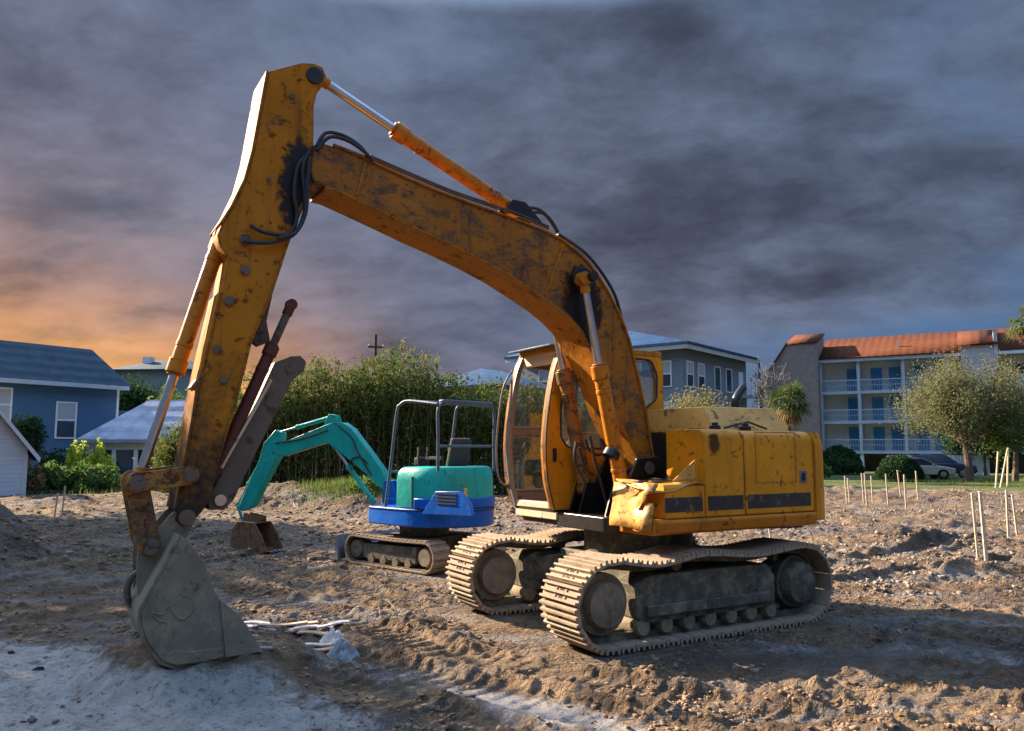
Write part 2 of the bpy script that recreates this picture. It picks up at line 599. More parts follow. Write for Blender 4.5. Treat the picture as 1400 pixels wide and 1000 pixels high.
plain('black_recess', (.012, .012, .013), .85, var=.2)
paint('decal_black', (.03, .033, .036), rust=(.24, .15, .06), grime=(.10, .07, .04), chip=.55, streak=.25, rough=.5)
plain('decal_pale', (.30, .27, .22), .6, var=.4, scale=20)
plain('grease', (.012, .011, .011), .35, var=.4)
plain('chrome', (.5, .5, .51), .3, 1.0, var=.08, bump=0)
plain('bolt_steel', (.22, .20, .18), .45, .8)
plain('seat_fabric', (.035, .036, .04), .85)
plain('red_lens', (.45, .03, .02), .25)
plain('yellow_lens', (.75, .45, .03), .3)
glassmat('cab_glass', (.86, .9, .92), .05, .0)
glassmat('clear_glass', (.9, .93, .95), .03, .1)
m_, N_, b_, o_ = base_mat('window_dark')
b_.inputs['Base Color'].default_value = (.03, .05, .075, 1); b_.inputs['Roughness'].default_value = .08
m_, N_, b_, o_ = base_mat('window_blind')
b_.inputs['Base Color'].default_value = (.34, .40, .46, 1); b_.inputs['Roughness'].default_value = .25
siding('blue_siding', (.05, .13, .245), .18)
siding('white_siding', (.68, .73, .77), .17)
siding('grey_siding', (.15, .20, .255), .2)
ribbed('slate_roof', (.018, .05, .075), .3, 2, .7)
ribbed('porch_roof', (.33, .36, .43), .3, 2, .7)
ribbed('blue_metal_roof', (.022, .07, .15), .42, 0, .35, .08)
ribbed('orange_tile_roof', (.115, .042, .023), .33, 0, .95, .03, .15)
plain('white_trim', (.66, .70, .74), .5, var=.06, scale=3)
plain('stucco_tan', (.66, .63, .57), .85, var=.1, scale=3)
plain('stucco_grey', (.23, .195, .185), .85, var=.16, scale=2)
plain('stucco_pale', (.42, .42, .46), .85, var=.1, scale=2)
plain('slab_blue_grey', (.40, .47, .56), .8, var=.1, scale=2)
plain('blue_door', (.05, .27, .52), .5, var=.12)
plain('teal_sign', (.02, .28, .22), .5)
plain('white_board', (.62, .63, .65), .6, var=.06)
plain('bark', (.13, .10, .075), .9, var=.4, scale=12, bump=.6, dist=.03)
plain('pale_bark', (.24, .22, .20), .9, var=.3, scale=12, bump=.5, dist=.02)
plain('pole_wood', (.06, .045, .035), .9, var=.3)
plain('stake_wood', (.55, .44, .31), .8, var=.3, scale=20)
plain('plank_wood', (.50, .35, .22), .8, var=.45, scale=9)
plain('plank_pale', (.62, .58, .53), .8, var=.3, scale=9)
plain('rag_grey', (.25, .27, .29), .9, var=.5, scale=16, bump=.4)
plain('dry_stem', (.30, .22, .12), .9, var=.4)
plain('asphalt', (.10, .115, .14), .9, var=.2)
plain('concrete', (.42, .42, .42), .85, var=.15)
plain('car_silver', (.55, .57, .60), .25, .6, var=.03, bump=0)
plain('car_blue', (.025, .05, .11), .2, .4, var=.05, bump=0)
plain('tyre', (.015, .015, .016), .8)
plain('alloy', (.4, .41, .43), .3, .9)
plain('clod_mud', (.20, .134, .082), .95, var=.6, scale=3, bump=.6, dist=.02)
plain('rubble_pale', (.24, .20, .155), .9, var=.4, scale=2.2, bump=.5, dist=.02)
leafmat('leaf_bamboo', (.045, .088, .02), (.11, .15, .032), (.16, .145, .045), .4)
leafmat('leaf_dark', (.016, .045, .016), (.04, .085, .028), None, .3)
leafmat('leaf_olive', (.14, .15, .06), (.25, .225, .10), (.28, .22, .11), .45)
leafmat('leaf_grey', (.11, .135, .06), (.20, .215, .105), (.24, .20, .11), .4)
leafmat('leaf_bright', (.30, .40, .03), (.50, .56, .06), None, .5)
leafmat('leaf_mid', (.05, .12, .03), (.12, .21, .05), (.17, .17, .055), .45)
leafmat('leaf_palm', (.05, .10, .03), (.10, .15, .045), (.20, .16, .07), .3)
leafmat('leaf_dry', (.21, .145, .07), (.34, .24, .12), None, .3)
leafmat('twig', (.10, .085, .08), (.17, .15, .14), None, .1)
leafmat('grass_blade', (.06, .12, .02), (.16, .22, .05), (.25, .21, .09), .4)


def ground_material():
    m, N, b, o = base_mat('building_site_mud')
    tc = N.n('ShaderNodeTexCoord').outputs['Object']
    sand = N.n('ShaderNodeAttribute', attribute_name='sand').outputs['Fac']
    wet = N.n('ShaderNodeAttribute', attribute_name='wet').outputs['Fac']
    grass = N.n('ShaderNodeAttribute', attribute_name='grass').outputs['Fac']
    n1 = N.noise(tc, .55, 7, .6, .3)
    n2 = N.noise(tc, 4.5, 8, .68, .2)
    n3 = N.noise(tc, 26, 6, .7)
    c = N.mix(N.step(n1, .35, .65), (.165, .108, .060), (.34, .232, .128))
    c = N.mix(N.step(n2, .36, .72), N.mix(.72, c, (.045, .033, .024)), c)
    c = N.mix(N.m('MULTIPLY', N.step(n3, .55, .72), .45), c, (.36, .27, .18))
    c = N.mix(N.m('MULTIPLY', N.step(N.noise(tc, 60, 4, .6), .6, .72), .6), c, (.07, .052, .04))
    band = N.noise(N.n('ShaderNodeMapping', {0: tc, 2: (0, 0, .35), 3: (.3, 1.5, 1)}).outputs[0], 1.1, 8, .62, .4)
    c = N.mix(N.m('MULTIPLY', N.step(band, .48, .64), .72), c, N.mix(n3, (.10, .098, .095), (.27, .262, .25)))
    c = N.mix(N.m('MULTIPLY', N.step(band, .42, .30), .55), c, (.42, .285, .165))
    sc = N.mix(N.step(n2, .3, .7), (.35, .325, .29), (.49, .46, .41))
    sc = N.mix(N.m('MULTIPLY', N.step(N.noise(tc, 15, 9, .78), .52, .62), .8), sc, (.12, .10, .085))
    sc = N.mix(N.m('MULTIPLY', N.step(N.noise(tc, 45, 6, .75), .56, .66), .7), sc, (.10, .085, .07))
    sf = N.step(N.m('ADD', N.m('MULTIPLY', sand, .82), N.m('MULTIPLY', N.m('SUBTRACT', N.noise(tc, 5, 10, .75), .5), 1.5)), .36, .72)
    c = N.mix(sf, c, sc)
    wf = N.step(N.m('ADD', wet, N.m('MULTIPLY', N.m('SUBTRACT', n2, .5), .8)), .4, .75)
    c = N.mix(N.m('MULTIPLY', wf, .62), c, (.07, .062, .055))
    gc = N.mix(N.step(N.noise(tc, 1.2, 6), .35, .65), (.055, .095, .022), (.13, .15, .045))
    gf = N.step(N.m('ADD', grass, N.m('MULTIPLY', N.m('SUBTRACT', N.noise(tc, 2.0, 8, .7), .5), .8)), .4, .6)
    c = N.mix(gf, c, gc)
    N.put(b.inputs['Base Color'], c)
    N.put(b.inputs['Roughness'], N.m('SUBTRACT', .96, N.m('MULTIPLY', wf, .62)))
    b.inputs['Specular IOR Level'].default_value = .3
    warp = N.n('ShaderNodeVectorMath', {0: tc, 1: N.n('ShaderNodeVectorMath', {0: N.n('ShaderNodeTexNoise', {'Vector': tc, 'Scale': 7.0, 'Detail': 4.0}).outputs[1], 1: (.16, .16, .0)}, operation='MULTIPLY').outputs[0]}, operation='ADD').outputs[0]
    v1 = N.n('ShaderNodeTexVoronoi', {'Vector': warp, 'Scale': 15.0}).outputs['Distance']
    v2 = N.n('ShaderNodeTexVoronoi', {'Vector': warp, 'Scale': 38.0}).outputs['Distance']
    cl = N.step(N.noise(tc, 1.7, 5, .6), .38, .6)
    rough_m = N.m('SUBTRACT', 1.0, N.m('MULTIPLY', sf, .85))
    clod = N.m('MULTIPLY', N.m('ADD', N.m('MULTIPLY', v1, -1.5), N.m('MULTIPLY', v2, -.8)), N.m('MULTIPLY', N.m('ADD', .25, N.m('MULTIPLY', cl, .75)), rough_m))
    hgt = N.m('ADD', clod, N.m('ADD', N.m('MULTIPLY', N.noise(tc, 14, 9, .72, .2), .8), N.m('MULTIPLY', N.noise(tc, 60, 6, .7), .5)))
    N.put(b.inputs['Normal'], N.n('ShaderNodeBump', {'Strength': 1.0, 'Distance': .055, 'Height': hgt}).outputs[0])
    return m


ground_material()
M = MATS

# ------------------------------------------------------------------ ground
XF = Frame((1.313, 8.784, 0), 59.78 + 180)     # big excavator
MF = Frame((-1.35, 12.6, 0), -48)              # small excavator
CLEATS = []                                    # (start, end, width) of crawler prints


def line_uv(x, y, a, b):
    d = np.array(b, float) - np.array(a, float)
    L = np.hypot(*d)
    d /= L
    t = (x - a[0]) * d[0] + (y - a[1]) * d[1]
    s = -(x - a[0]) * d[1] + (y - a[1]) * d[0]
    return t, s, L


def g2(px, py):
    return tuple(ground_at(px, py)[:2])


PRINTS = [(g2(395, 915), g2(690, 1010), .52), (g2(40, 900), g2(190, 985), .5), (g2(250, 935), g2(470, 1040), .5),
          (g2(560, 830), g2(330, 770), .45), (g2(250, 770), g2(30, 800), .5), (g2(1000, 905), g2(1420, 985), .6),
          (g2(480, 905), g2(880, 1000), .5), (g2(-60, 860), g2(420, 745), .55), (g2(-60, 800), g2(430, 712), .5), (g2(640, 900), g2(1180, 1010), .5),
          (g2(1130, 850), g2(1460, 905), .5), (g2(1150, 800), g2(1420, 770), .5), (g2(300, 800), g2(620, 905), .5), (g2(1160, 770), g2(1420, 730), .5)]
SANDS = [(g2(100, 960), 2.6, 1.15), (g2(0, 930), 2.0, 1.0), (g2(320, 1000), 1.5, .85), (g2(560, 935), .95, .38), (g2(740, 975), .9, .33), (g2(445, 910), .55, .3),
         (g2(1050, 885), 1.0, .28), (g2(1340, 855), 1.0, .25), (g2(1330, 900), .9, .25)]


def terrain(x, y, detail=True):
    """height of the ground and masks (sand, wet, grass)"""
    z = -.9 * sst(27, 45, y) + .05 * fbm(x, y, .16, 3, 5) * sst(3, 9, y)
    # spoil heap at the site's edge
    r = np.hypot(x + 12.95, (y - 11.6) / 1.08) + .35 * fbm(x, y, .7, 3, 21)
    heap = np.maximum(0, 4.9 - r * .87)
    heap = np.where(heap > 4.3, 4.3 + (heap - 4.3) * .6, heap)
    z = z + heap
    hm = sst(.02, .25, heap)
    # low berms at the back of the site
    for bx, by, rx, ry, hh in ((-5.6, 26, 4.2, 1.6, .55), (-1.8, 24, 3.0, 1.2, .4), (-13, 25, 5, 2, .35), (12, 30, 9, 2.2, .35), (15, 20, 5, 1.4, .25), (7.5, 15.2, 1.6, .7, .22), (8.6, 12.2, 2.0, .5, .24), (6.2, 11.4, 1.5, .35, .13)):
        z = z + hh * np.exp(-((x - bx) / rx) ** 2 - ((y - by) / ry) ** 2) * (1 + .6 * fbm(x, y, .8, 3, 31))
    # where a machine stands the ground is level
    def inside(fr, lu, lw, soft=.5):
        du = np.abs((x - fr.C[0]) * fr.F[0] + (y - fr.C[1]) * fr.F[1])
        dw = np.abs((x - fr.C[0]) * fr.W[0] + (y - fr.C[1]) * fr.W[1])
        return (1 - sst(lu, lu + soft, du)) * (1 - sst(lw, lw + soft, dw))
    pad = np.maximum(inside(XF, 1.75, 1.3, .45), inside(MF, 1.15, .85, .4))
    z = z * (1 - pad) - .015 * pad
    sand = np.zeros_like(x)
    for (sx, sy), rx, ry in SANDS:
        a = R(-38)
        dx, dy = x - sx, y - sy
        q = ((dx * math.cos(a) + dy * math.sin(a)) / rx) ** 2 + ((-dx * math.sin(a) + dy * math.cos(a)) / ry) ** 2
        sand = np.maximum(sand, np.exp(-q * q * .7) * (1 if sx < -2 or sy < 5.6 else .62))
    sand = np.maximum(sand, .52 * sst(.1, .5, fbm(x, y, .35, 3, 77)) * sst(12, 17, y) * (1 - sst(30, 36, y)))
    rough_zone = sst(9, 12.5, y) * sst(2.2, 5, x)
    sand = np.maximum(sand, .42 * rough_zone * (1 - sst(26, 32, y)))
    wet = .75 * np.exp(-((x - 2.4) / 1.6) ** 2 - ((y - 6.9) / .55) ** 2) + .5 * np.exp(-((x - 6.5) / 2.6) ** 2 - ((y - 16) / 1.5) ** 2)
    wet = wet + .4 * np.exp(-((x + 3.6) / .9) ** 2 - ((y - 7.1) / .4) ** 2)
    wet = wet + .55 * sst(.12, .45, fbm(x, y, .28, 3, 131)) * (1 - sst(24, 30, y))
    grass = sst(36, 40, y) + .9 * np.exp(-((x + 5.0) / 1.3) ** 2 - ((y - 25.5) / 1.0) ** 2)
    grass = np.where((x > 10) & (y > 38), grass, grass)
    if detail:
        lump = (1 - .75 * np.clip(sand, 0, 1)) * (1 - .55 * pad)
        far = 1 - sst(34, 48, y)
        z = z + lump * far * (.07 * fbm(x, y, .9, 4, 41) + (.105 - .045 * sst(8, 10, y)) * np.abs(fbm(x, y, 2.3, 4, 51)) + (.07 - .025 * sst(8, 10, y)) * fbm(x, y, 5.5, 4, 61, .62) + .035 * fbm(x, y, 13, 3, 62, .7))
        z = z + rough_zone * far * (.14 * np.abs(fbm(x, y, .8, 4, 71)) + .10 * fbm(x, y, 2.2, 4, 72, .6))
        z = z + hm * .10 * fbm(x, y, 1.8, 5, 81, .6)
        z = z + np.clip(sand, 0, 1) * (.022 * fbm(x, y, 4, 4, 91, .6) + .012 * fbm(x, y, 16, 3, 92, .7))
        # ruts across the site
        z = z - .05 * far * np.exp(-((fbm(x * .25, y, .55, 2, 101)) / .07) ** 2) * sst(8, 10, y)
        for (a, b, wd) in PRINTS:
            t, s, L = line_uv(x, y, a, b)
            s = s + .05 * np.sin(t * 1.3)
            ms = (1 - sst(wd * .42, wd * .55, np.abs(s))) * sst(-.2, .2, t) * (1 - sst(L - .3, L + .2, t)) * (1 - .8 * pad)
            ms = ms * (.55 + .6 * vnoise(x * 1.7, y * 1.7, 111))
            z = z * (1 - .75 * ms) - .045 * ms + .05 * ms * np.maximum(0, np.sin((t + .06 * fbm(x, y, 3, 2, 121)) * 2 * math.pi / .15)) ** 1.5
            z = z + .035 * np.exp(-((np.abs(s) - wd * .62) / .06) ** 2) * sst(-.2, .2, t) * (1 - sst(L - .3, L + .2, t)) * (1 - pad)
    # soil pushed up under the resting bucket
    rb = np.hypot((x + 2.44) / 1.1, y - 6.48) + .12 * fbm(x, y, 3.0, 3, 33)
    md = (.235 + (.03 * fbm(x, y, 5, 3, 34) if detail else 0)) * (1 - sst(.5, 1.0, rb))
    z = np.maximum(z, z * .3 + md)
    sand = sand * (1 - .85 * (1 - sst(.4, .75, rb)))
    return z, np.clip(sand, 0, 1), np.clip(wet, 0, 1), np.clip(grass, 0, 1)


def gz(x, y):
    return float(terrain(np.array([float(x)]), np.array([float(y)]))[0][0])


def grid_axis(segs):
    out = [segs[0][0]]
    for a, b, d0, d1 in segs:
        p = a
        while p < b - 1e-6:
            f = (p - a) / (b - a)
            p = min(b, p + d0 * (d1 / d0) ** f)
            out.append(p)
    return np.array(out)


def build_ground():
    right = grid_axis([(0, 5.5, .024, .026), (5.5, 13, .026, .09), (13, 60, .09, 3), (60, 1500, 3, 260)])
    left = grid_axis([(0, 4.6, .024, .026), (4.6, 12, .026, .09), (12, 60, .09, 3), (60, 1500, 3, 260)])
    xs = np.concatenate([-left[:0:-1], right])
    ys = np.concatenate([-grid_axis([(0, 60, 1.5, 15), (60, 300, 15, 120)])[:0:-1], grid_axis([(0, 4.2, .8, .03), (4.2, 8, .02, .022), (8, 13, .022, .04), (13, 22, .04, .1), (22, 36, .1, .3), (36, 80, .3, 4), (80, 2500, 4, 320)])])
    X, Y = np.meshgrid(xs, ys)
    Z, S, W, G = terrain(X.ravel(), Y.ravel())
    V = np.stack([X.ravel(), Y.ravel(), Z], 1)
    nx, ny = len(xs), len(ys)
    i = np.arange(nx - 1)[None, :] + np.arange(ny - 1)[:, None] * nx
    i = i.ravel()
    Fc = np.stack([i, i + 1, i + 1 + nx, i + nx], 1)
    me = np_mesh('ground', V, Fc, M['building_site_mud'], True)
    for nm, arr in (('sand', S), ('wet', W), ('grass', G)):
        a = me.attributes.new(nm, 'FLOAT', 'POINT')
        a.data.foreach_set('value', arr.astype(np.float32))
    o = link('ground', me)
    tag(o, 'churned brown mud of the building site with pale sand patches', 'ground', kind='structure')
    print('ground', nx, ny, nx * ny)


build_ground()


def lumps(name, label, cat, mat, n, place, smin, smax, flat=.7, seed=1, power=2.5):
    """clods or rubble: many small broken lumps, uncountable"""
    rng = np.random.default_rng(seed)
    bv = np.array([(i, j, k) for k in (-1, 1) for j in (-1, 1) for i in (-1, 1)], float) * .62
    bf = np.array([(0, 2, 3), (0, 3, 1), (4, 5, 7), (4, 7, 6), (0, 1, 5), (0, 5, 4), (2, 6, 7), (2, 7, 3), (0, 4, 6), (0, 6, 2), (1, 3, 7), (1, 7, 5)])
    x, y = place(rng, n)
    z = terrain(x, y)[0]
    s = smin + (smax - smin) * rng.random(n) ** power
    rad = .45 + .95 * rng.random((n, len(bv)))
    sc = np.stack([s * (.7 + .8 * rng.random(n)), s * (.7 + .8 * rng.random(n)), s * flat * (.6 + .7 * rng.random(n))], 1)
    P = bv[None] * rad[..., None] * sc[:, None, :]
    a = rng.random(n) * 6.283
    ca, sa = np.cos(a)[:, None], np.sin(a)[:, None]
    Q = np.stack([P[..., 0] * ca - P[..., 1] * sa, P[..., 0] * sa + P[..., 1] * ca, P[..., 2]], -1)
    Q += np.stack([x, y, z + s * .15], 1)[:, None, :]
    Fx = (bf[None] + (np.arange(n) * len(bv))[:, None, None]).reshape(-1, 3)
    o = link(name, np_mesh(name, Q.reshape(-1, 3), Fx, mat, False))
    tag(o, label, cat, kind='stuff')
    return o


def near_place(rng, n):
    d = 4.3 + 11 * rng.random(n) ** 1.25
    x = (rng.random(n) - .5) * 1.45 * d
    m = fbm(x, d, .9, 3, 201)
    keep = rng.random(n) < np.clip(.10 + 2.2 * m, .01, 1)
    sandv = terrain(x, d, False)[1]
    keep &= rng.random(n) > sandv * .93
    # keep clear of the machines
    for fr, lu, lw in ((XF, 1.7, 1.28), (MF, 1.0, .78)):
        du = np.abs((x - fr.C[0]) * fr.F[0] + (d - fr.C[1]) * fr.F[1]); dw = np.abs((x - fr.C[0]) * fr.W[0] + (d - fr.C[1]) * fr.W[1])
        keep &= ~((du < lu) & (dw < lw))
    idx = np.where(keep)[0]
    idx = rng.choice(idx, n)
    return x[idx] + rng.normal(0, .03, n), d[idx] + rng.normal(0, .03, n)


def rubble_place(rng, n):
    y = 10 + 22 * rng.random(n) ** 1.3
    x = 2.5 + rng.random(n) * (y * .75)
    m = fbm(x, y, .5, 3, 211)
    idx = np.where((rng.random(n) < np.clip(.35 + 1.4 * m, .08, 1)) & (x > 2.0 + (y < 12) * 2.4))[0]
    idx = rng.choice(idx, n)
    return x[idx] + rng.normal(0, .05, n), y[idx] + rng.normal(0, .05, n)


def left_place(rng, n):
    y = 12 + 20 * rng.random(n) ** 1.2
    x = -y * .72 + rng.random(n) * (y * .78)
    return x, y


lumps('mud_clods', 'broken brown mud clods strewn around the machines', 'mud', M['clod_mud'], 14000, near_place, .004, .028, .75, 3, 3.2)
lumps('rubble', 'pale broken rubble and clods behind the big excavator', 'rubble', M['rubble_pale'], 10000, rubble_place, .008, .046, .8, 4, 2.4)
lumps('clods_far', 'mud clods on the flat ground by the small excavator', 'mud', M['clod_mud'], 6000, left_place, .012, .075, .6, 5, 3)

# ------------------------------------------------------------------ shared machine parts
def copy_child(o, parent, xf):
    c = o.copy()
    COL.objects.link(c)
    c.parent = parent
    c.matrix_basis = xf
    return c


def hydraulic(root, name, base, rod, frac, rb, rr, mat, eye=1.0, axis=(0, 1, 0), xf=None, rodmat='chrome'):
    """cylinder: barrel with end eye; children gland, rod and rod eye"""
    a, b = Vector(base), Vector(rod)
    g = a.lerp(b, frac)
    d = (b - a).normalized()
    ax = Vector(axis)
    q = MB()
    q.cyl(a + d * rb * .9, g, rb, n=20)
    q.cyl(a - ax * rb * .75, a + ax * rb * .75, rb * 1.05 * eye, n=18)
    for t in (.18, .82):
        c = a.lerp(g, t)
        q.cyl(c - d * .02, c + d * .02, rb * 1.07, n=20)
    o = q.build(name, mat, root, .004, xf)
    k = MB().cyl(g - d * rb * 1.3, g + d * rb * .5, rb * 1.22, n=20)
    k.cyl(g + d * rb * .5, g + d * rb * .8, rb * .95, n=20)
    k.build('gland', mat, o, .004)
    MB().cyl(g, b - d * rr, rr, n=16).build('rod', M[rodmat], o)
    e = MB().cyl(b - ax * rb * .7, b + ax * rb * .7, rb * .95 * eye, n=18)
    e.cyl(b - d * rb * 1.9, b, rr * 1.25, n=14)
    e.build('rod_eye', mat, o, .004)
    return o


def pin(root, c, r, half, name='pin', mat='thumb_steel'):
    c = Vector(c)
    q = MB().cyl(c - Vector((0, half, 0)), c + Vector((0, half, 0)), r, n=16)
    for s in (-1, 1):
        q.cyl(c + Vector((0, s * half, 0)), c + Vector((0, s * (half + .012), 0)), r * 1.22, n=16)
    return q.build(name, M[mat], root, .002)


def stadium(uf, ur, r, zc, top):
    """closed crawler path: bottom run, rear turn, top run with sag, front turn"""
    P = [(uf + (ur - uf) * i / 40, zc - r) for i in range(40)]
    P += [(ur + r * math.cos(R(-90 - 180 * i / 30)), zc + r * math.sin(R(-90 - 180 * i / 30))) for i in range(30)]
    P += [(ur + (uf - ur) * i / 40, zc + r + top(i / 40)) for i in range(40)]
    P += [(uf + r * math.cos(R(90 - 180 * i / 30)), zc + r * math.sin(R(90 - 180 * i / 30))) for i in range(30)]
    return P


def resample(P, n):
    A = np.array(P + [P[0]])
    d = np.r_[0, np.cumsum(np.hypot(*np.diff(A, axis=0).T))]
    t = np.arange(n) * d[-1] / n
    x, z = np.interp(t, d, A[:, 0]), np.interp(t, d, A[:, 1])
    x2, z2 = np.interp((t + .03) % d[-1], d, A[:, 0]), np.interp((t + .03) % d[-1], d, A[:, 1])
    x1, z1 = np.interp((t - .03) % d[-1], d, A[:, 0]), np.interp((t - .03) % d[-1], d, A[:, 1])
    return [(x[i], z[i], math.atan2(z2[i] - z1[i], x2[i] - x1[i])) for i in range(n)], d[-1]


# ------------------------------------------------------------------ big yellow excavator
def big_excavator():
    X = XF
    root = empty('excavator', X.C, X.rz, 'large weathered yellow crawler excavator with its bucket resting on the mud', 'excavator')
    E, Pp = X.E, X.P
    yel, worn, steel = M['yellow_paint'], M['yellow_worn'], M['bolt_steel']

    # ---- crawlers
    shoe_w = .56
    uf, ur, zc, r = 1.24, -1.22, .405, .355
    path = stadium(uf, ur, r, zc, lambda t: -.045 * math.sin(math.pi * min(1, t / .56)) ** 2 * (t < .56) - .055 * math.sin(math.pi * (t - .56) / .44) ** 2 * (t >= .56) + .012)
    steps, L = resample(path, 43)
    pitch = L / 43
    sh = MB()
    sh.bb(-pitch * .5 + .004, pitch * .5 - .004, -shoe_w / 2, shoe_w / 2, -.012, .012)
    for q in (-.37, 0, .37):
        c = q * pitch
        sh.add([(c - .016, -shoe_w / 2, .012), (c + .016, -shoe_w / 2, .012), (c + .009, -shoe_w / 2, .044), (c - .009, -shoe_w / 2, .044),
                (c - .016, shoe_w / 2, .012), (c + .016, shoe_w / 2, .012), (c + .009, shoe_w / 2, .044), (c - .009, shoe_w / 2, .044)],
               [(0, 1, 2, 3), (7, 6, 5, 4), (0, 4, 5, 1), (1, 5, 6, 2), (2, 6, 7, 3), (3, 7, 4, 0)])
    for a in (-.19, .19):
        for b in (-.075, .075):
            sh.cyl((a * pitch, b, .012), (a * pitch, b, .022), .014, n=8, m=1)
    for a in (-.2, .2):
        sh.bb(a * pitch - .012, a * pitch + .012, -.03, .03, .0121, .0145, m=2)
    shoe_me = sh.mesh('shoe', [M['track_steel'], M['hub_mud'], M['black_recess']])
    first = True
    for side in (1, -1):
        wc = side * (1.25 - shoe_w / 2)
        t = MB()
        # chain behind the shoes
        line = [(u, z) for u, z in path[::3]]
        n = len(line)
        for s2 in (-.07, .07):
            vs, fs = [], []
            for i, (u, z) in enumerate(line):
                a = Vector(line[i - 1]); b = Vector(line[(i + 1) % n])
                d = (b - a).normalized()
                for dep in (-.012, -.075):
                    for e in (-.018, .018):
                        q = Vector((u, z)) + Vector((d.y, -d.x)) * -dep
                        vs.append((q.x, wc + s2 + e, q.y))
            for i in range(n):
                j = (i + 1) % n
                fs += [(4 * i, 4 * i + 1, 4 * j + 1, 4 * j), (4 * i + 2, 4 * j + 2, 4 * j + 3, 4 * i + 3), (4 * i, 4 * j, 4 * j + 2, 4 * i + 2), (4 * i + 1, 4 * i + 3, 4 * j + 3, 4 * j + 1)]
            t.add(vs, fs)
        track = t.build('crawler_track', M['undercarriage'], root)
        for (u, z, a) in steps:
            jr = random.uniform(-.02, .02)
            xf = Matrix.Translation((u, wc + random.uniform(-.004, .004), z)) @ Matrix.Rotation(-a + jr, 4, 'Y')
            o = bpy.data.objects.new('shoe', shoe_me)
            COL.objects.link(o)
            o.parent = track
            o.matrix_basis = xf @ Matrix.Rotation(0, 4, 'X')
        # frame between the wheels
        fr = MB()
        fr.prism([(.88, .24), (.92, .55), (.75, .62), (-.75, .62), (-.86, .5), (-.86, .24), (-.8, .2), (.8, .2)], wc - .17, wc + .17)
        fr.prism([(.80, .26), (.80, .36), (-.78, .36), (-.78, .26)], wc + .15 * side, wc + .215 * side)
        fo = fr.build('track_frame', M['undercarriage'], root, .012)
        for k in range(7):
            u = -.80 + k * .27
            rl = MB().lathe([(0, -.17), (.07, -.17), (.085, -.12), (.085, .12), (.07, .17), (0, .17)], (u, wc, .17), 'y', 14)
            rl.build('roller', M['hub_mud'], fo)
        for u in (.36,):
            MB().lathe([(0, -.1), (.06, -.1), (.06, .1), (0, .1)], (u, wc, .68), 'y', 12).build('carrier_roller', M['hub_mud'], fo)
        idl = MB().lathe([(0, -.2), (.19, -.2), (.215, -.12), (.27, -.12), (.27, .12), (.215, .12), (.19, .205), (.05, .215), (0, .215)] if side > 0 else
                         [(0, -.215), (.05, -.215), (.19, -.205), (.215, -.12), (.27, -.12), (.27, .12), (.215, .12), (.19, .2), (0, .2)], (uf, wc, zc), 'y', 28)
        idl.build('idler_wheel', M['hub_mud'], root)
        sp = MB().lathe([(0, -.21), (.20, -.21), (.22, -.1), (.26, -.1), (.26, .1), (.22, .1), (.20, .21), (.06, .235), (0, .235)] if side > 0 else
                        [(0, -.235), (.06, -.235), (.22, -.21), (.25, -.1), (.29, -.1), (.29, .1), (.25, .1), (.22, .21), (0, .21)], (ur, wc, zc), 'y', 28)
        so = sp.build('sprocket', M['undercarriage'], root)
        tt = MB()
        for k in range(14):
            a = 2 * math.pi * k / 14
            c = Vector((ur + .31 * math.cos(a), wc, zc + .31 * math.sin(a)))
            tt.box(c, (.06, .08, .07), Matrix.Rotation(-a, 3, 'Y'))
        tt.build('sprocket_teeth', M['undercarriage'], so)

    # ---- centre frame and slew ring
    cf = MB()
    cf.bb(-.55, .55, -.62, .62, .38, .68)
    for su in (-1, 1):
        for sw in (-1, 1):
            cf.bar((su * .25, sw * .4, .55), (su * .68, sw * .95, .42), .3, .26)
    cf.build('centre_frame', M['undercarriage'], root, .02)
    MB().cyl((-.05, 0, .66), (-.05, 0, .95), .58, n=40).build('slew_ring', M['undercarriage'], root)

    # ---- revolving deck
    dk = MB()
    dk.slab(rounded([(.70, -1.19), (.70, -.36), (.76, -.36), (.76, .50), (.60, .54), (-1.35, 1.10), (-1.6, .9), (-1.75, .3), (-1.75, -.3), (-1.6, -.9), (-1.35, -1.19)], .05), .94, 1.09)
    dk.build('deck', M['grease'], root, .01)

    # ---- boom
    wb0, wb1 = -.11, .31
    wn = wb1
    top = X.poly([(420, 216), (429, 199), (440, 196), (455, 200), (496, 216), (520, 229), (560, 247), (600, 264), (640, 279), (680, 293), (716, 306), (748, 319), (768, 330), (784, 342), (800, 357), (816, 377), (831, 401), (844, 427), (853, 449), (860, 470), (872, 520), (881, 562), (888, 606), (894, 640)], wn)
    bot = X.poly([(428, 247), (444, 255), (460, 259), (515, 285), (572, 313), (614, 332), (656, 353), (694, 374), (732, 399), (755, 415), (774, 431), (789, 447), (801, 465), (815, 492), (828, 522), (842, 564), (862, 606), (880, 646)], wn)
    bm_ = MB().prism(top + [E(893, 652, wn)] + bot[::-1], wb0, wb1)
    boom = bm_.build('boom', worn, root, .006)
    fl = MB()
    fl.strip(top[3:], wb0 - .018, wb1 + .018, -.022)
    fl.strip(bot[1:], wb0 - .018, wb1 + .018, .024)
    fl.build('flange', M['yellow_edge'], boom, .003)
    # weld seams that ring the box section
    for a, b in (((500, 217), (488, 272)), ((770, 331), (745, 408))):
        u0, z0 = E(*a, wn); u1, z1 = E(*b, wn)
        MB().bar((u0, wn + .003, z0 - .03), (u1, wn + .003, z1 + .03), .012, .03).build('weld_seam', M['yellow_edge'], boom)
    hub = Vector(Pp(418, 226, wn))
    tb = MB().cyl((hub.x, wb0 - .02, hub.z), (hub.x, wb1 - .02, hub.z), .16, n=28)
    tb.build('boom_tip', M['grease'], boom, .006)
    # greasy boss for the boom cylinder pin
    pc = Vector(Pp(797, 382, .33))
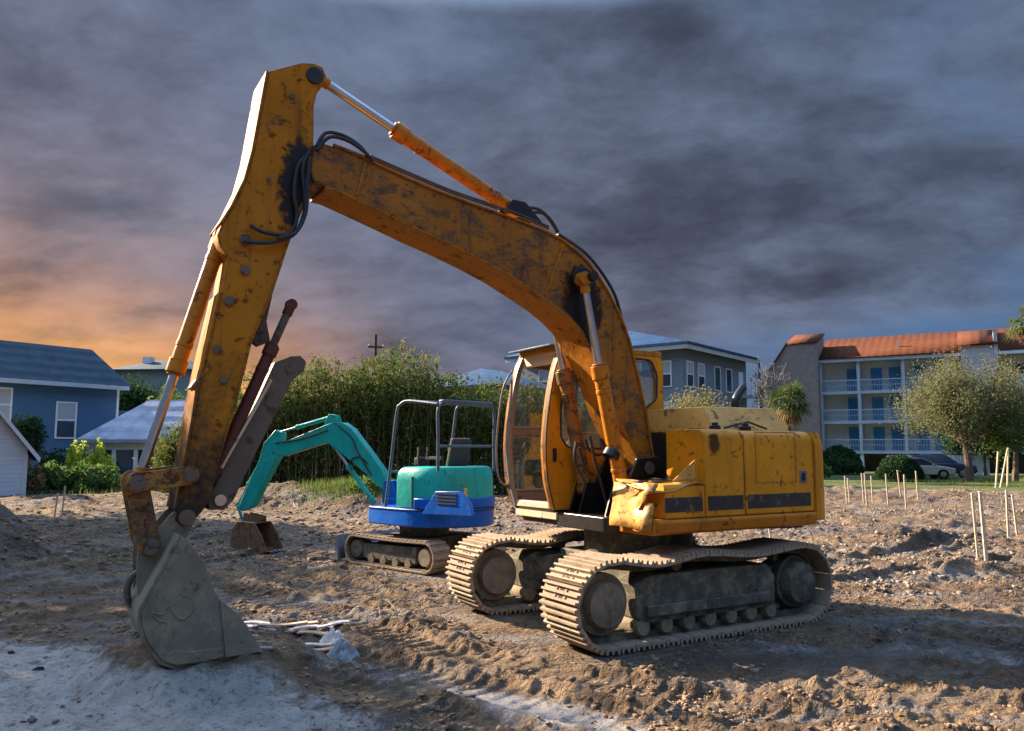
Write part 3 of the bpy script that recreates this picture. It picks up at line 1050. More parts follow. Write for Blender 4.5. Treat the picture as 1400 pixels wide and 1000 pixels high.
    MB().cyl((pc.x, wb0 - .03, pc.z), (pc.x, wb1 + .035, pc.z), .13, n=24).build('cylinder_boss', M['grease'], boom, .006)
    MB().cyl((pc.x, -.33, pc.z), (pc.x, .53, pc.z), .05, n=18).build('pin', M['grease'], boom)
    stain('boom_grease', tuple(Pp(795, 420, wn)), (.34, .62))
    gq = X.poly([(768, 336), (784, 350), (800, 366), (816, 388), (828, 410), (836, 450), (838, 500), (828, 515), (812, 480), (797, 452), (774, 426), (752, 408), (748, 370)], wn)
    MB().prism(gq, wn - .002, wn + .003).build('grease_patch', M['boom_grease'], boom)
    # bracket for the arm cylinder
    bp = Vector(Pp(707, 290, .10))
    bl = X.poly([(684, 292), (694, 276), (712, 280), (738, 312)], .10)
    br = MB()
    for s in (-.085, .085):
        br.prism(bl, .10 + s - .015, .10 + s + .015)
    br.build('cylinder_bracket', M['grease'], boom, .004)
    # scuffed letters left on the boom side
    # ---- arm (stick)
    wa0, wa1 = -.11, .33
    armp = [(367, 98), (390, 92), (413, 86), (430, 87), (441, 92), (446, 104), (442, 117), (434, 125), (429, 146), (429, 180), (428, 215), (422, 250), (414, 280), (397, 327), (370, 409), (344, 469), (323, 554), (299, 633), (288, 684), (276, 700), (262, 716), (249, 720), (240, 712), (242, 698), (254, 633), (272, 532), (303, 400), (312, 352), (301, 338), (297, 322), (303, 307), (318, 284), (336, 247), (347, 207)]
    ap = X.poly(armp, wa1)
    arm = MB().prism(ap, wa0, wa1).build('arm', M['yellow_arm'], root, .007)
    af = MB()
    af.strip([ap[0], ap[-1], ap[-2], ap[-3], ap[-4]], wa0 - .012, wa1 + .012, .02)
    af.strip([ap[-8], ap[-9], ap[-10], ap[-11]][::1], wa0 - .012, wa1 + .012, .02)
    af.strip([ap[12], ap[13], ap[14], ap[15], ap[16], ap[17]], wa0 - .012, wa1 + .012, .02)
    af.build('flange', M['yellow_arm'], arm, .003)
    # dark greasy joint patch where the boom tip meets the arm
    gc = Vector(Pp(413, 258, wa1))
    stain('arm_grease', tuple(gc), (.26, .62))
    gp_ = X.poly([(428, 160), (429, 205), (424, 246), (416, 280), (398, 326), (380, 376), (360, 356), (372, 290), (384, 220), (404, 160)], wa1)
    MB().prism(gp_, wa1 - .002, wa1 + .003).build('grease_patch', M['arm_grease'], arm)
    ec = Vector(Pp(430, 104, wa1))
    MB().cyl((ec.x, wa0 - .02, ec.z), (ec.x, wa1 + .02, ec.z), .075, n=22).build('pin_boss', M['grease'], arm, .004)
    for (a, b, rr) in ((399, 133, .025), (367, 246, .018), (335, 328, .045), (335, 370, .04), (313, 412, .04), (297, 478, .035), (305, 520, .03)):
        c = Vector(Pp(a, b, wa1))
        MB().cyl((c.x, wa1 - .01, c.z), (c.x, wa1 + .022, c.z), rr, n=14).build('bolt_boss', M['thumb_steel'], arm, .003)
    # guard tab on the front of the arm
    a, b = Vector(Pp(262, 531, .2)), Vector(Pp(286, 498, .2))
    MB().bar(a, b, .3, .025).build('guard_tab', M['link_paint'], arm, .003)
    c1, c2 = Vector(Pp(366, 430, .12)), Vector(Pp(352, 470, .12))
    MB().prism(X.poly([(371, 405), (363, 440), (368, 468), (352, 474), (344, 468)], .12), .06, .16).build('thumb_lug', M['thumb_steel'], arm, .004)

    # ---- cylinders
    o = hydraulic(root, 'arm_cylinder', Pp(703, 288, .10), Pp(431, 104, .10), .615, .072, .042, M['orange_cylinder'])
    hydraulic(root, 'bucket_cylinder', Pp(303, 323, .10), Pp(188, 660, .10), .56, .062, .038, M['orange_cylinder'])
    hydraulic(root, 'boom_cylinder', Pp(851, 672, .42), Pp(797, 382, .42), .575, .075, .042, M['orange_cylinder'])
    u, z = E(797, 382, .42); u2, z2 = E(851, 672, .42)
    hydraulic(root, 'boom_cylinder', (u2, -.22, z2), (u, -.22, z), .575, .075, .042, M['link_paint'])
    for w in (.42, -.22):
        MB().prism([(u2 - .2, 1.08), (u2 + .16, 1.08), (u2 + .05, z2 + .07), (u2 - .07, z2 + .07)], w - .10, w - .075).prism([(u2 - .2, 1.08), (u2 + .16, 1.08), (u2 + .05, z2 + .07), (u2 - .07, z2 + .07)], w + .075, w + .10).build('cylinder_mount', M['grease'], root, .004)
    # tower that carries the boom foot
    fu, fz = E(880, 640, wn)
    tw = MB()
    for w in (wb0 - .06, wb1 + .06):
        tw.prism([(fu - .45, 1.07), (fu + .45, 1.07), (fu + .14, fz + .10), (fu - .14, fz + .12)], w - .02, w + .02)
    tw.build('boom_tower', M['grease'], root, .006)
    pin(root, (fu, .1, fz), .055, .30)

    # ---- bucket linkage
    def lever(name, a, b, r0, mat, ws):
        q = MB()
        (u0, z0), (u1, z1) = a, b
        d = Vector((u1 - u0, z1 - z0)).normalized(); nn = Vector((-d.y, d.x))
        pl = []
        for k in range(9):
            t = R(90 + 180 * k / 8)
            pl.append((u0 + r0 * (d.x * math.cos(t) + nn.x * math.sin(t)), z0 + r0 * (d.y * math.cos(t) + nn.y * math.sin(t))))
        for k in range(9):
            t = R(-90 + 180 * k / 8)
            pl.append((u1 + r0 * (d.x * math.cos(t) + nn.x * math.sin(t)), z1 + r0 * (d.y * math.cos(t) + nn.y * math.sin(t))))
        for w in ws:
            q.prism(pl, w - .018, w + .018)
        return q.build(name, mat, root, .004)
    wl = .36
    k0, k1, k2 = E(259, 650, wl), E(188, 660, wl), E(205, 747, wl)
    lever('link_lever', k0, k1, .072, M['link_paint'], (wl, -.16))
    lever('bucket_link', k1, k2, .08, M['link_paint'], (wl - .06, -.10))
    pin(root, (k1[0], .1, k1[1]), .045, .31)
    pin(root, (k0[0], .1, k0[1]), .04, .31)

    # ---- bucket
    wk0, wk1 = -.42, .60
    side = [(249, 734), (259, 741), (280, 771), (292, 806), (301, 820), (330, 846), (358, 890), (307, 899), (280, 906), (241, 911), (223, 905), (202, 878), (194, 854), (194, 838)]
    sp_ = X.poly(side, wk1)
    zmin = min(z for _, z in sp_)
    shell = [sp_[0]] + [sp_[-1], sp_[-2], sp_[-3], sp_[-4], sp_[-5], sp_[-6], sp_[-7], sp_[-8]]
    bk = MB()
    bk.strip(shell, wk0 + .002, wk1 - .002, .028)
    bucket = bk.build('bucket', M['bucket_steel'], root, .004)
    for w in (wk0, wk1):
        MB().prism(sp_, w - .014, w + .014).build('side_plate', M['bucket_steel'], bucket, .006)
        cut = X.poly([(300, 819), (328, 842), (358, 890), (307, 898)], wk1)
        MB().prism(cut, w + .014 * (1 if w > 0 else -1), w + .036 * (1 if w > 0 else -1)).build('side_cutter', M['bucket_steel'], bucket, .005)
        wearp = X.poly([(226, 893), (240, 887), (258, 890), (290, 886), (305, 884), (306, 897), (280, 904), (241, 909), (224, 903)], wk1)
        MB().prism(wearp, w + .014 * (1 if w > 0 else -1), w + .026 * (1 if w > 0 else -1)).build('wear_plate', M['bucket_steel'], bucket, .006)
    ear = X.poly([(249, 691), (260, 698), (264, 708), (262, 722), (254, 736), (197, 838), (190, 838), (187, 800), (187, 764), (189, 741), (199, 728), (220, 719), (232, 704)], .28)
    for w in (.28, -.08):
        MB().prism(ear, w - .02, w + .02).build('ear', M['bucket_steel'], bucket, .005)
    e1, e2 = E(254, 707, .3), E(205, 747, .3)
    pin(root, (e1[0], .1, e1[1]), .05, .27)
    pin(root, (e2[0], .1, e2[1]), .05, .27)
    a0, a1 = Vector(Pp(190, 812, .3)), None
    ring = MB()
    ring.tube([(a0.x - .02 + .085 * math.cos(t), .12, a0.z + .13 * math.sin(t)) for t in [2 * math.pi * i / 18 for i in range(19)]], .026, 8)
    ring.build('lifting_eye', M['thumb_steel'], bucket)
    for k in range(5):
        w = wk0 + .06 + k * (wk1 - wk0 - .12) / 4
        u0, z0 = E(352, 891, wk1)
        MB().prism([(u0 + .08, z0 + .03), (u0 + .08, z0 - .02), (u0 - .13, z0 - .012), (u0 - .13, z0 + .006)], w - .035, w + .035).build('tooth', M['bolt_steel'], bucket, .004)
    # dried mud curl stuck to the bucket side
    mc = [(240, 800), (246, 812), (262, 818), (264, 832), (252, 846), (240, 842), (230, 828), (222, 840), (208, 838), (216, 848), (228, 852), (226, 864)]
    MB().tube([Pp(a, b, wk1 + .014) for a, b in mc], [.004, .007, .010, .011, .008, .010, .008, .009, .006, .003], 8).build('mud_smear', M['bucket_steel'], bucket)

    # ---- thumb folded up behind the arm
    th = X.poly([(396, 488), (409, 487), (417, 495), (414, 508), (398, 521), (376, 566), (352, 612), (318, 684), (305, 697), (284, 697), (282, 682), (300, 650), (345, 560), (374, 496)], .16)
    MB().prism(th, .04, .20).build('thumb', M['thumb_steel'], root, .008)
    tq = Vector(Pp(301, 684, .2))
    MB().cyl((tq.x, -.16, tq.z), (tq.x, .22, tq.z), .045, n=16).build('pin', M['chrome'], root)
    hydraulic(root, 'thumb_cylinder', Pp(298, 640, .22), Pp(398, 417, .22), .72, .05, .034, M['dark_red_cylinder'], rodmat='thumb_steel')
    tb1, tb2 = Pp(371, 520, .26), Pp(303, 640, .26)
    MB().tube([tb1, tb2], .012, 6).build('steel_line', M['pale_trim'], root)

    # ---- hoses
    hs = [
        [(433, 200), (446, 182), (470, 186), (492, 200), (502, 213)],
        [(433, 206), (450, 188), (474, 192), (496, 206), (510, 220)],
        [(424, 210), (408, 226), (402, 262), (406, 296), (395, 320), (362, 318), (342, 308)],
        [(424, 204), (414, 230), (417, 270), (414, 298), (400, 322), (366, 332), (332, 330)],
        [(424, 215), (420, 250), (418, 290), (404, 318), (380, 326)],
        [(712, 284), (735, 286), (752, 300), (763, 318)],
        [(763, 320), (800, 346), (826, 378), (843, 410), (852, 450)],
        [(760, 322), (796, 350), (822, 384), (838, 418), (848, 452), (860, 500), (866, 540)],
        [(720, 291), (742, 292), (756, 308), (764, 322)],
    ]
    for i, h in enumerate(hs):
        w = .34 + .012 * (i % 3) if i < 5 else .28 - .05 * (i % 3)
        if 2 <= i <= 4:
            w = .37 + .015 * i - .03
        MB().tube([Pp(a, b, w) for a, b in h], .017, 8).build('hose', M['black_rubber'], root)
    for k in range(2):
        ln = [(505, 215), (560, 239), (620, 264), (690, 288), (750, 312)]
        MB().tube([Pp(a, b - 2 + k * 3, .2 - .1 * k) for a, b in ln], .013, 6).build('steel_line', M['grease'], root)
    for i, h in enumerate([[(800, 600), (806, 616), (820, 622), (826, 612), (822, 600)], [(792, 612), (800, 640), (812, 650)], [(806, 596), (816, 640), (830, 690)], [(788, 604), (786, 630), (800, 660)], [(860, 650), (866, 668), (858, 690)]]):
        MB().tube([Pp(a, b, .12 + .05 * i) for a, b in h], .016, 8).build('hose', M['black_rubber'], root)
    # clamp round the near boom cylinder
    c = Vector(Pp(836, 622, .42))
    MB().cyl(c + Vector((.02, 0, -.03)), c - Vector((.02, 0, -.03)), .088, n=18).build('clamp', M['grease'], root)

    # ---- cab on the far side
    wc1, wc0 = -.36, -1.22
    front = [(766, 474), (758, 500), (752, 530), (747, 566), (744, 606), (745, 636), (748, 664), (756, 696)]
    fp = X.poly(front, wc1)
    zb, zt = 1.11, 2.84
    ub = -.72
    fp[0] = (fp[0][0], zt); fp[-1] = (fp[-1][0], zb)
    sm = []
    for i in range(len(fp) - 1):
        q0, q1, q2, q3 = (Vector(fp[max(i - 1, 0)]), Vector(fp[i]), Vector(fp[i + 1]), Vector(fp[min(i + 2, len(fp) - 1)]))
        for k in range(3):
            t = k / 3
            c = .5 * ((2 * q1) + (q2 - q0) * t + (2 * q0 - 5 * q1 + 4 * q2 - q3) * t * t + (3 * q1 - q0 - 3 * q2 + q3) * t ** 3)
            sm.append((c.x, c.y))
    fps = sm + [fp[-1]]
    outer = fps + [(ub, zb), (ub - .02, zt - .05), (ub + .06, zt)]
    w1 = rounded(X.poly([(770, 508), (822, 508), (832, 560), (834, 614), (774, 612), (765, 598), (765, 560)], wc1), .05)
    w2 = rounded(X.poly([(862, 490), (888, 493), (896, 512), (896, 546), (880, 560), (866, 560)], wc1), .05)
    cab = panel('cab', yel, root, outer, [w1, w2], lambda u, z: (u, wc1, z), .05)
    for h in (w1, w2):
        MB().prism(h, wc1 - .006, wc1 + .0).build('cab_window', M['cab_glass'], cab)
        g = MB().tube([(u, wc1 + .026, z) for u, z in h + [h[0]]], .011, 6, smooth=False)
        g.build('window_seal', M['black_rubber'], cab)
    # ventilator slats seen behind the side window
    # far side: door with two panes
    outer2 = [(u, z) for u, z in outer]
    d1 = rounded([(fp[1][0] - .06, zt - .12), (fp[3][0] - .06, 2.0), (-.02, 2.02), (-.02, zt - .14)], .05)
    d2 = rounded([(fp[4][0] - .07, 1.9), (fp[6][0] - .07, 1.28), (-.02, 1.28), (-.02, 1.9)], .06)
    d3 = rounded([(-.10, zt - .14), (-.10, 1.95), (-.62, 1.95), (-.62, zt - .14)], .06)
    panel('door', M['grey_trim'], cab, outer2, [d1, d2, d3], lambda u, z: (u, wc0, z), .05)
    for h in (d1, d2, d3):
        MB().prism(h, wc0 - .006, wc0).build('door_window', M['cab_glass'], cab)
        MB().tube([(u, wc0 + .03, z) for u, z in h + [h[0]]], .014, 6, smooth=False).build('window_seal', M['grey_trim'], cab)
    # front posts, header, sill; the windscreen is slid away
    for w, mt in ((wc1, M['yellow_edge']), (wc0, M['grey_trim'])):
        q = MB()
        inner = [(u - .06, z) for u, z in fps]
        s = 1 if w == wc0 else -1
        q.prism(fps + inner[::-1], w + s * .025, w + s * .075)
        q.build('front_post', mt, cab, .006)
    edge = MB()
    edge.strip(fps, wc0 - .03, wc0 + .03, -.03)
    MB().strip(fps, wc1 - .03, wc1 + .028, -.014).build('door_seal', M['black_rubber'], cab, .003)
    edge.build('post_edge', M['yellow_edge'], cab, .004)
    u0 = fp[0][0]
    MB().bb(u0 - .08, u0 + .0, wc0 + .03, wc1 - .03, zt - .13, zt - .002).build('header', M['pale_trim'], cab, .01)
    MB().bb(ub - .03, ub + .03, wc0 + .03, wc1 - .03, zb, 1.9).build('rear_wall', M['grey_trim'], cab, .01)
    MB().prism(rounded(rect(wc0 + .07, wc1 - .07, 1.98, zt - .13), .05), 0, .008).build('rear_window', M['cab_glass'], cab, 0, Matrix.Translation((ub, 0, 0)) @ Matrix.Rotation(R(90), 4, 'Z') @ Matrix.Translation((0, 0, 0)))
    us = fp[-1][0]
    MB().bb(us - .12, us - .005, wc0 + .03, wc1 - .03, zb - .005, zb + .07).build('sill', M['pale_trim'], cab, .015)
    MB().bb(ub, us - .02, wc0 + .02, wc1 - .02, zb - .02, zb + .02).build('floor', M['black_recess'], cab)
    # roof with a thin visor
    rf = MB()
    rf.slab(rounded(rect(ub - .03, u0 + .02, wc0 - .03, wc1 + .03), .08), zt - .012, zt + .06)
    ro = rf.build('roof', M['yellow_edge'], cab, .015)
    vs = MB().bar((u0 - .25, (wc0 + wc1) / 2, zt + .085), (u0 + .15, (wc0 + wc1) / 2, zt + .045), .9, .018)
    vs.build('visor', M['slate_paint'], ro, .003)
    MB().bb(ub + .15, u0 - .3, wc0 + .15, wc1 - .2, zt + .058, zt + .10).build('roof_hatch', M['slate_paint'], ro, .01)
    MB().cyl((u0 - .2, wc1 - .2, zt + .05), (u0 - .2, wc1 - .2, zt + .15), .012, n=8).build('aerial_stub', M['black_rubber'], ro)
    # skirt below the cab
    sk = MB().slab([(us - .03, wc0 + .02), (us - .03, wc1 + .02), (ub, wc1 + .02), (ub, wc0 + .02)], 1.0, zb - .022)
    sk.build('cab_base', M['pale_trim'], cab, .01)
    # hand rail along the far front post
    MB().tube([(fp[0][0] + .06, wc0 - .07, zt - .15), (fp[2][0] + .06, wc0 - .07, 2.45), (fp[4][0] + .06, wc0 - .07, 1.9), (fp[5][0] + .06, wc0 - .07, 1.5), (fp[6][0] + .02, wc0 - .08, 1.36), (fp[6][0] - .05, wc0 - .03, 1.34)], .013, 8).build('hand_rail', M['grey_trim'], cab)
    # seat and controls
    st = MB()
    st.slab(rounded(rect(-.42, .12, -1.03, -.55), .08), 1.42, 1.55)
    st.bar((-.36, -.79, 1.52), (-.52, -.79, 2.12), .44, .12)
    st.bb(-.3, 0, -.95, -.63, 1.13, 1.43)
    st.build('seat', M['seat_fabric'], cab, .03)
    for w in (-1.1, -.48):
        q = MB().bb(-.25, .22, w - .06, w + .06, 1.52, 1.62)
        q.tube([(.18, w, 1.6), (.22, w, 1.72), (.20, w, 1.82)], .016, 8)
        q.box((.2, w, 1.84), (.05, .05, .09))
        q.build('armrest_lever', M['black_rubber'], cab, .01)
    for w in (-.88, -.74):
        MB().tube([(.42, w, 1.14), (.46, w, 1.5), (.38, w, 1.76), (.34, w, 1.84)], .015, 8).build('travel_lever', M['bolt_steel'], cab)
    MB().bb(.34, .40, -.66, -.46, 1.12, 1.9).build('monitor_post', M['black_recess'], cab, .01)
    # handle and rivets on the cab side
    hc = Vector(Pp(758, 622, wc1 + .03))
    MB().bb(hc.x - .02, hc.x + .02, hc.y - .004, hc.y + .02, hc.z - .07, hc.z + .07).build('door_latch', M['black_recess'], cab, .006)

    # ---- dark machinery bay between boom and tank
    MB().bb(-.42, -.34, -.33, .63, 1.07, 1.93).build('bulkhead', M['black_recess'], root)
    mb = MB()
    for k in range(5):
        mb.bb(-.30, -.05, .38 + .0, .46, 1.10 + k * .08, 1.16 + k * .08)
    mb.bb(-.33, .15, -.2, .55, 1.085, 1.2)
    mb.build('control_valve', M['grease'], root, .008)

    # ---- right-hand housing (near side)
    wn2, wi = 1.20, .65
    zt2 = 1.95
    prof = lambda zlo, zhi, r_: [(wi, zlo), (wn2, zlo)] + [(wn2 - r_ + r_ * math.cos(R(a)), zhi - r_ + r_ * math.sin(R(a))) for a in (0, 18, 36, 54, 72, 90)] + [(wi, zhi)]
    def along(name, u0_, u1_, pr, mat, bevel=.012, parent=root):
        n = len(pr)
        q = MB()
        q.add([(u0_, w, z) for w, z in pr] + [(u1_, w, z) for w, z in pr], [tuple(range(n)), tuple(range(2 * n - 1, n - 1, -1))] + [(i, (i + 1) % n, n + (i + 1) % n, n + i) for i in range(n)])
        return q.build(name, mat, parent, bevel)
    s1 = E(1018, 640, wn2)[0]; s2 = E(1113, 640, wn2)[0]
    tank = along('fuel_tank', .10, s1 + .006, prof(1.115, zt2, .10), yel)
    door = along('engine_door', s1 - .006, s2 + .008, prof(1.115, zt2 - .01, .12), yel)
    # seams, recessed and dark
    along('door_gap', s1 - .012, s1 + .012, [(w - .012 if w > wi else w, z - (.008 if z > 1.5 else -.004)) for w, z in prof(1.12, zt2 - .012, .12)], M['black_recess'], 0)
    # faint pressed rectangle on the door
    pu0, pz0 = E(1034, 660, wn2); pu1, pz1 = E(1086, 592, wn2)
    fr = MB()
    for a in ((pu0, pz0, pu1, pz0), (pu1, pz0, pu1, pz1), (pu1, pz1, pu0, pz1), (pu0, pz1, pu0, pz0)):
        fr.bar((a[0], wn2 + .001, a[1]), (a[2], wn2 + .001, a[3]), .006, .012)
    fr.build('pressed_panel', yel, door, .002)
    lu, lz = E(1098, 652, wn2)
    MB().bb(lu - .055, lu + .055, wn2 - .01, wn2 + .006, lz - .065, lz + .065).build('latch', M['grey_trim'], door, .006)
    MB().bb(lu - .02, lu + .025, wn2 + .004, wn2 + .014, lz - .04, lz + .04).build('latch_handle', M['black_recess'], door, .004)
    stain('oil_smear', tuple(Pp(976, 606, wn2)), (.105, .15), col=(.07, .028, .01), amount=.8)
    oq = X.poly([(964, 594), (1008, 592), (1006, 650), (966, 652)], wn2)
    MB().prism(oq, wn2 - .002, wn2 + .003).build('oil_smear', M['oil_smear'], tank)
    # counterweight wraps round the tail
    cwp = rounded([(s2, 1.215), (s2 - .17, 1.20), (-1.86, .78), (-2.02, .25), (-2.02, -.25), (-1.86, -.78), (s2 - .17, -1.20), (s2, -1.215), (s2, 0)], [.002, .16, .3, .3, .3, .3, .16, .002, .002])
    shr = [(u * .985 if u < s2 - .01 else u, w * .975) for u, w in cwp]
    q = MB()
    q.slab(cwp, 1.02, 1.80)
    q.slab(cwp, 1.801, 1.93, shrink=shr)
    q.build('counterweight', yel, root, .03)
    # lower skirt, flared
    skp = [(wi, 1.11), (wn2 + .012, 1.11), (wn2 + .03, 1.085), (wn2 + .005, .985), (wn2 - .08, .965), (wi, .965)]
    along('side_skirt', .70, s2 - .0, skp, M['orange_cylinder'], .012)
    # step box ahead of the tank, its nose crumpled
    sb = MB()
    sbo = along('step_box', .106, .60, [(wi, 1.115), (wn2, 1.115), (wn2, 1.40), (wn2 - .03, 1.43), (wi, 1.45)], yel)
    rn = random.Random(5)
    nu, nw, nz = 3, 7, 6
    vs, fs = [], []
    for j in range(nz):
        for i in range(nw):
            w = wi - .07 + (wn2 - wi + .07) * i / (nw - 1)
            z = 1.02 + (1.43 - 1.02) * j / (nz - 1)
            dent = .05 * math.sin(i * 1.3 + j) * math.sin(j * 1.1 + .4) + rn.uniform(-.02, .02)
            vs.append((.70 + dent * (.25 + .75 * (i > 2)) + .07 * (1 - j / (nz - 1)), w, z + rn.uniform(-.012, .012)))
    for j in range(nz - 1):
        for i in range(nw - 1):
            if (i, j) in ((4, 2), (5, 3)):
                continue
            a = j * nw + i
            fs.append((a, a + 1, a + nw + 1, a + nw))
    cr = MB().add(vs, fs).build('crumpled_nose', M['yellow_bent'], sbo)
    md = cr.modifiers.new('thickness', 'SOLIDIFY'); md.thickness = .012
    # dented top sheet with anti-slip plates
    vs, fs = [], []
    for j in range(6):
        for i in range(6):
            u = .11 + .61 * i / 5
            w = wi - .02 + (wn2 - wi + .03) * j / 5
            vs.append((u, w, 1.455 - .05 * (u - .11) / .6 * (j / 5) + .018 * math.sin(i * 1.7 + j * 1.1) - .05 * (j / 5) ** 2 * (i / 5)))
    for j in range(5):
        for i in range(5):
            a = j * 6 + i
            fs.append((a, a + 1, a + 7, a + 6))
    tp = MB().add(vs, fs).build('top_sheet', M['yellow_bent'], sbo)
    md = tp.modifiers.new('thickness', 'SOLIDIFY'); md.thickness = .012
    for (a, b) in ((.22, .75), (.42, .74), (.58, .82), (.30, .92), (.50, .97)):
        MB().box((a, b, 1.462 - .03 * (a - .1)), (.13, .10, .006), Matrix.Rotation(.08, 3, 'Y')).build('anti_slip_plate', M['grease'], sbo)
    MB().prism([(.13, 1.46), (.42, 1.46), (.13, 1.66)], 1.10, 1.115).build('bent_bracket', M['yellow_bent'], sbo, .002)
    MB().bb(.56, .74, wi + .25, wn2 + .004, .99, 1.115).build('nose_block', M['orange_cylinder'], sbo, .01)
    # stripe along the side, pale worn lettering on it
    zs0, zs1 = 1.175, 1.31
    for nm, a, b_, par in (('stripe', .60, .14, sbo), ('stripe', .07, s1 + .03, tank), ('stripe', s1 - .03, s2 + .07, door)):
        MB().bb(b_, a, wn2 + .0015, wn2 + .004, zs0, zs1).build(nm, M['decal_black'], par)
    # ---- hood
    hp = X.poly([(911, 561), (1082, 559), (1092, 588), (908, 588)], .80)
    hz = max(z for _, z in hp)
    hd = MB()
    hd.add([(-.36, .84, 1.935), (-1.52, .84, 1.935), (-1.52, -1.15, 1.935), (-.76, -1.15, 1.935), (-.76, -.3, 1.935), (-.36, -.3, 1.935),
            (-.40, .70, hz), (-1.42, .70, hz), (-1.42, -1.05, hz), (-.80, -1.05, hz), (-.80, -.25, hz), (-.40, -.25, hz)],
           [(0, 1, 2, 3, 4, 5), (6, 7, 8, 9, 10, 11)] + [(i, (i + 1) % 6, 6 + (i + 1) % 6, 6 + i) for i in range(6)])
    hood = hd.build('hood', M['yellow_bent'], root, .012)
    MB().tube([(-.45, .92, 1.97), (-.62, .88, 2.0), (-.85, .86, 2.04), (-1.0, .86, 2.0), (-1.1, .88, 1.97)], .012, 6, smooth=False).build('lift_handle', M['black_rubber'], hood)
    for (a, b, rr) in ((-.22, 1.02, .055), (-.66, 1.0, .06)):
        MB().cyl((a, b, 1.945), (a, b, 1.99), rr, n=16).cyl((a, b, 1.99), (a, b, 2.02), rr * .6, n=12).build('filler_cap', M['grease'], hood, .006)
    MB().box((-.05, .95, 1.953), (.16, .10, .012), Matrix.Rotation(.4, 3, 'Z')).build('oil_stain_sheet', M['grease'], hood)
    eu = -1.25
    MB().tube([(eu, .3, hz - .05), (eu, .3, hz + .06), (eu - .03, .3, hz + .15), (eu - .13, .3, hz + .26)], .05, 12).build('exhaust_pipe', M['grease'], root)
    return root


EXC = big_excavator()


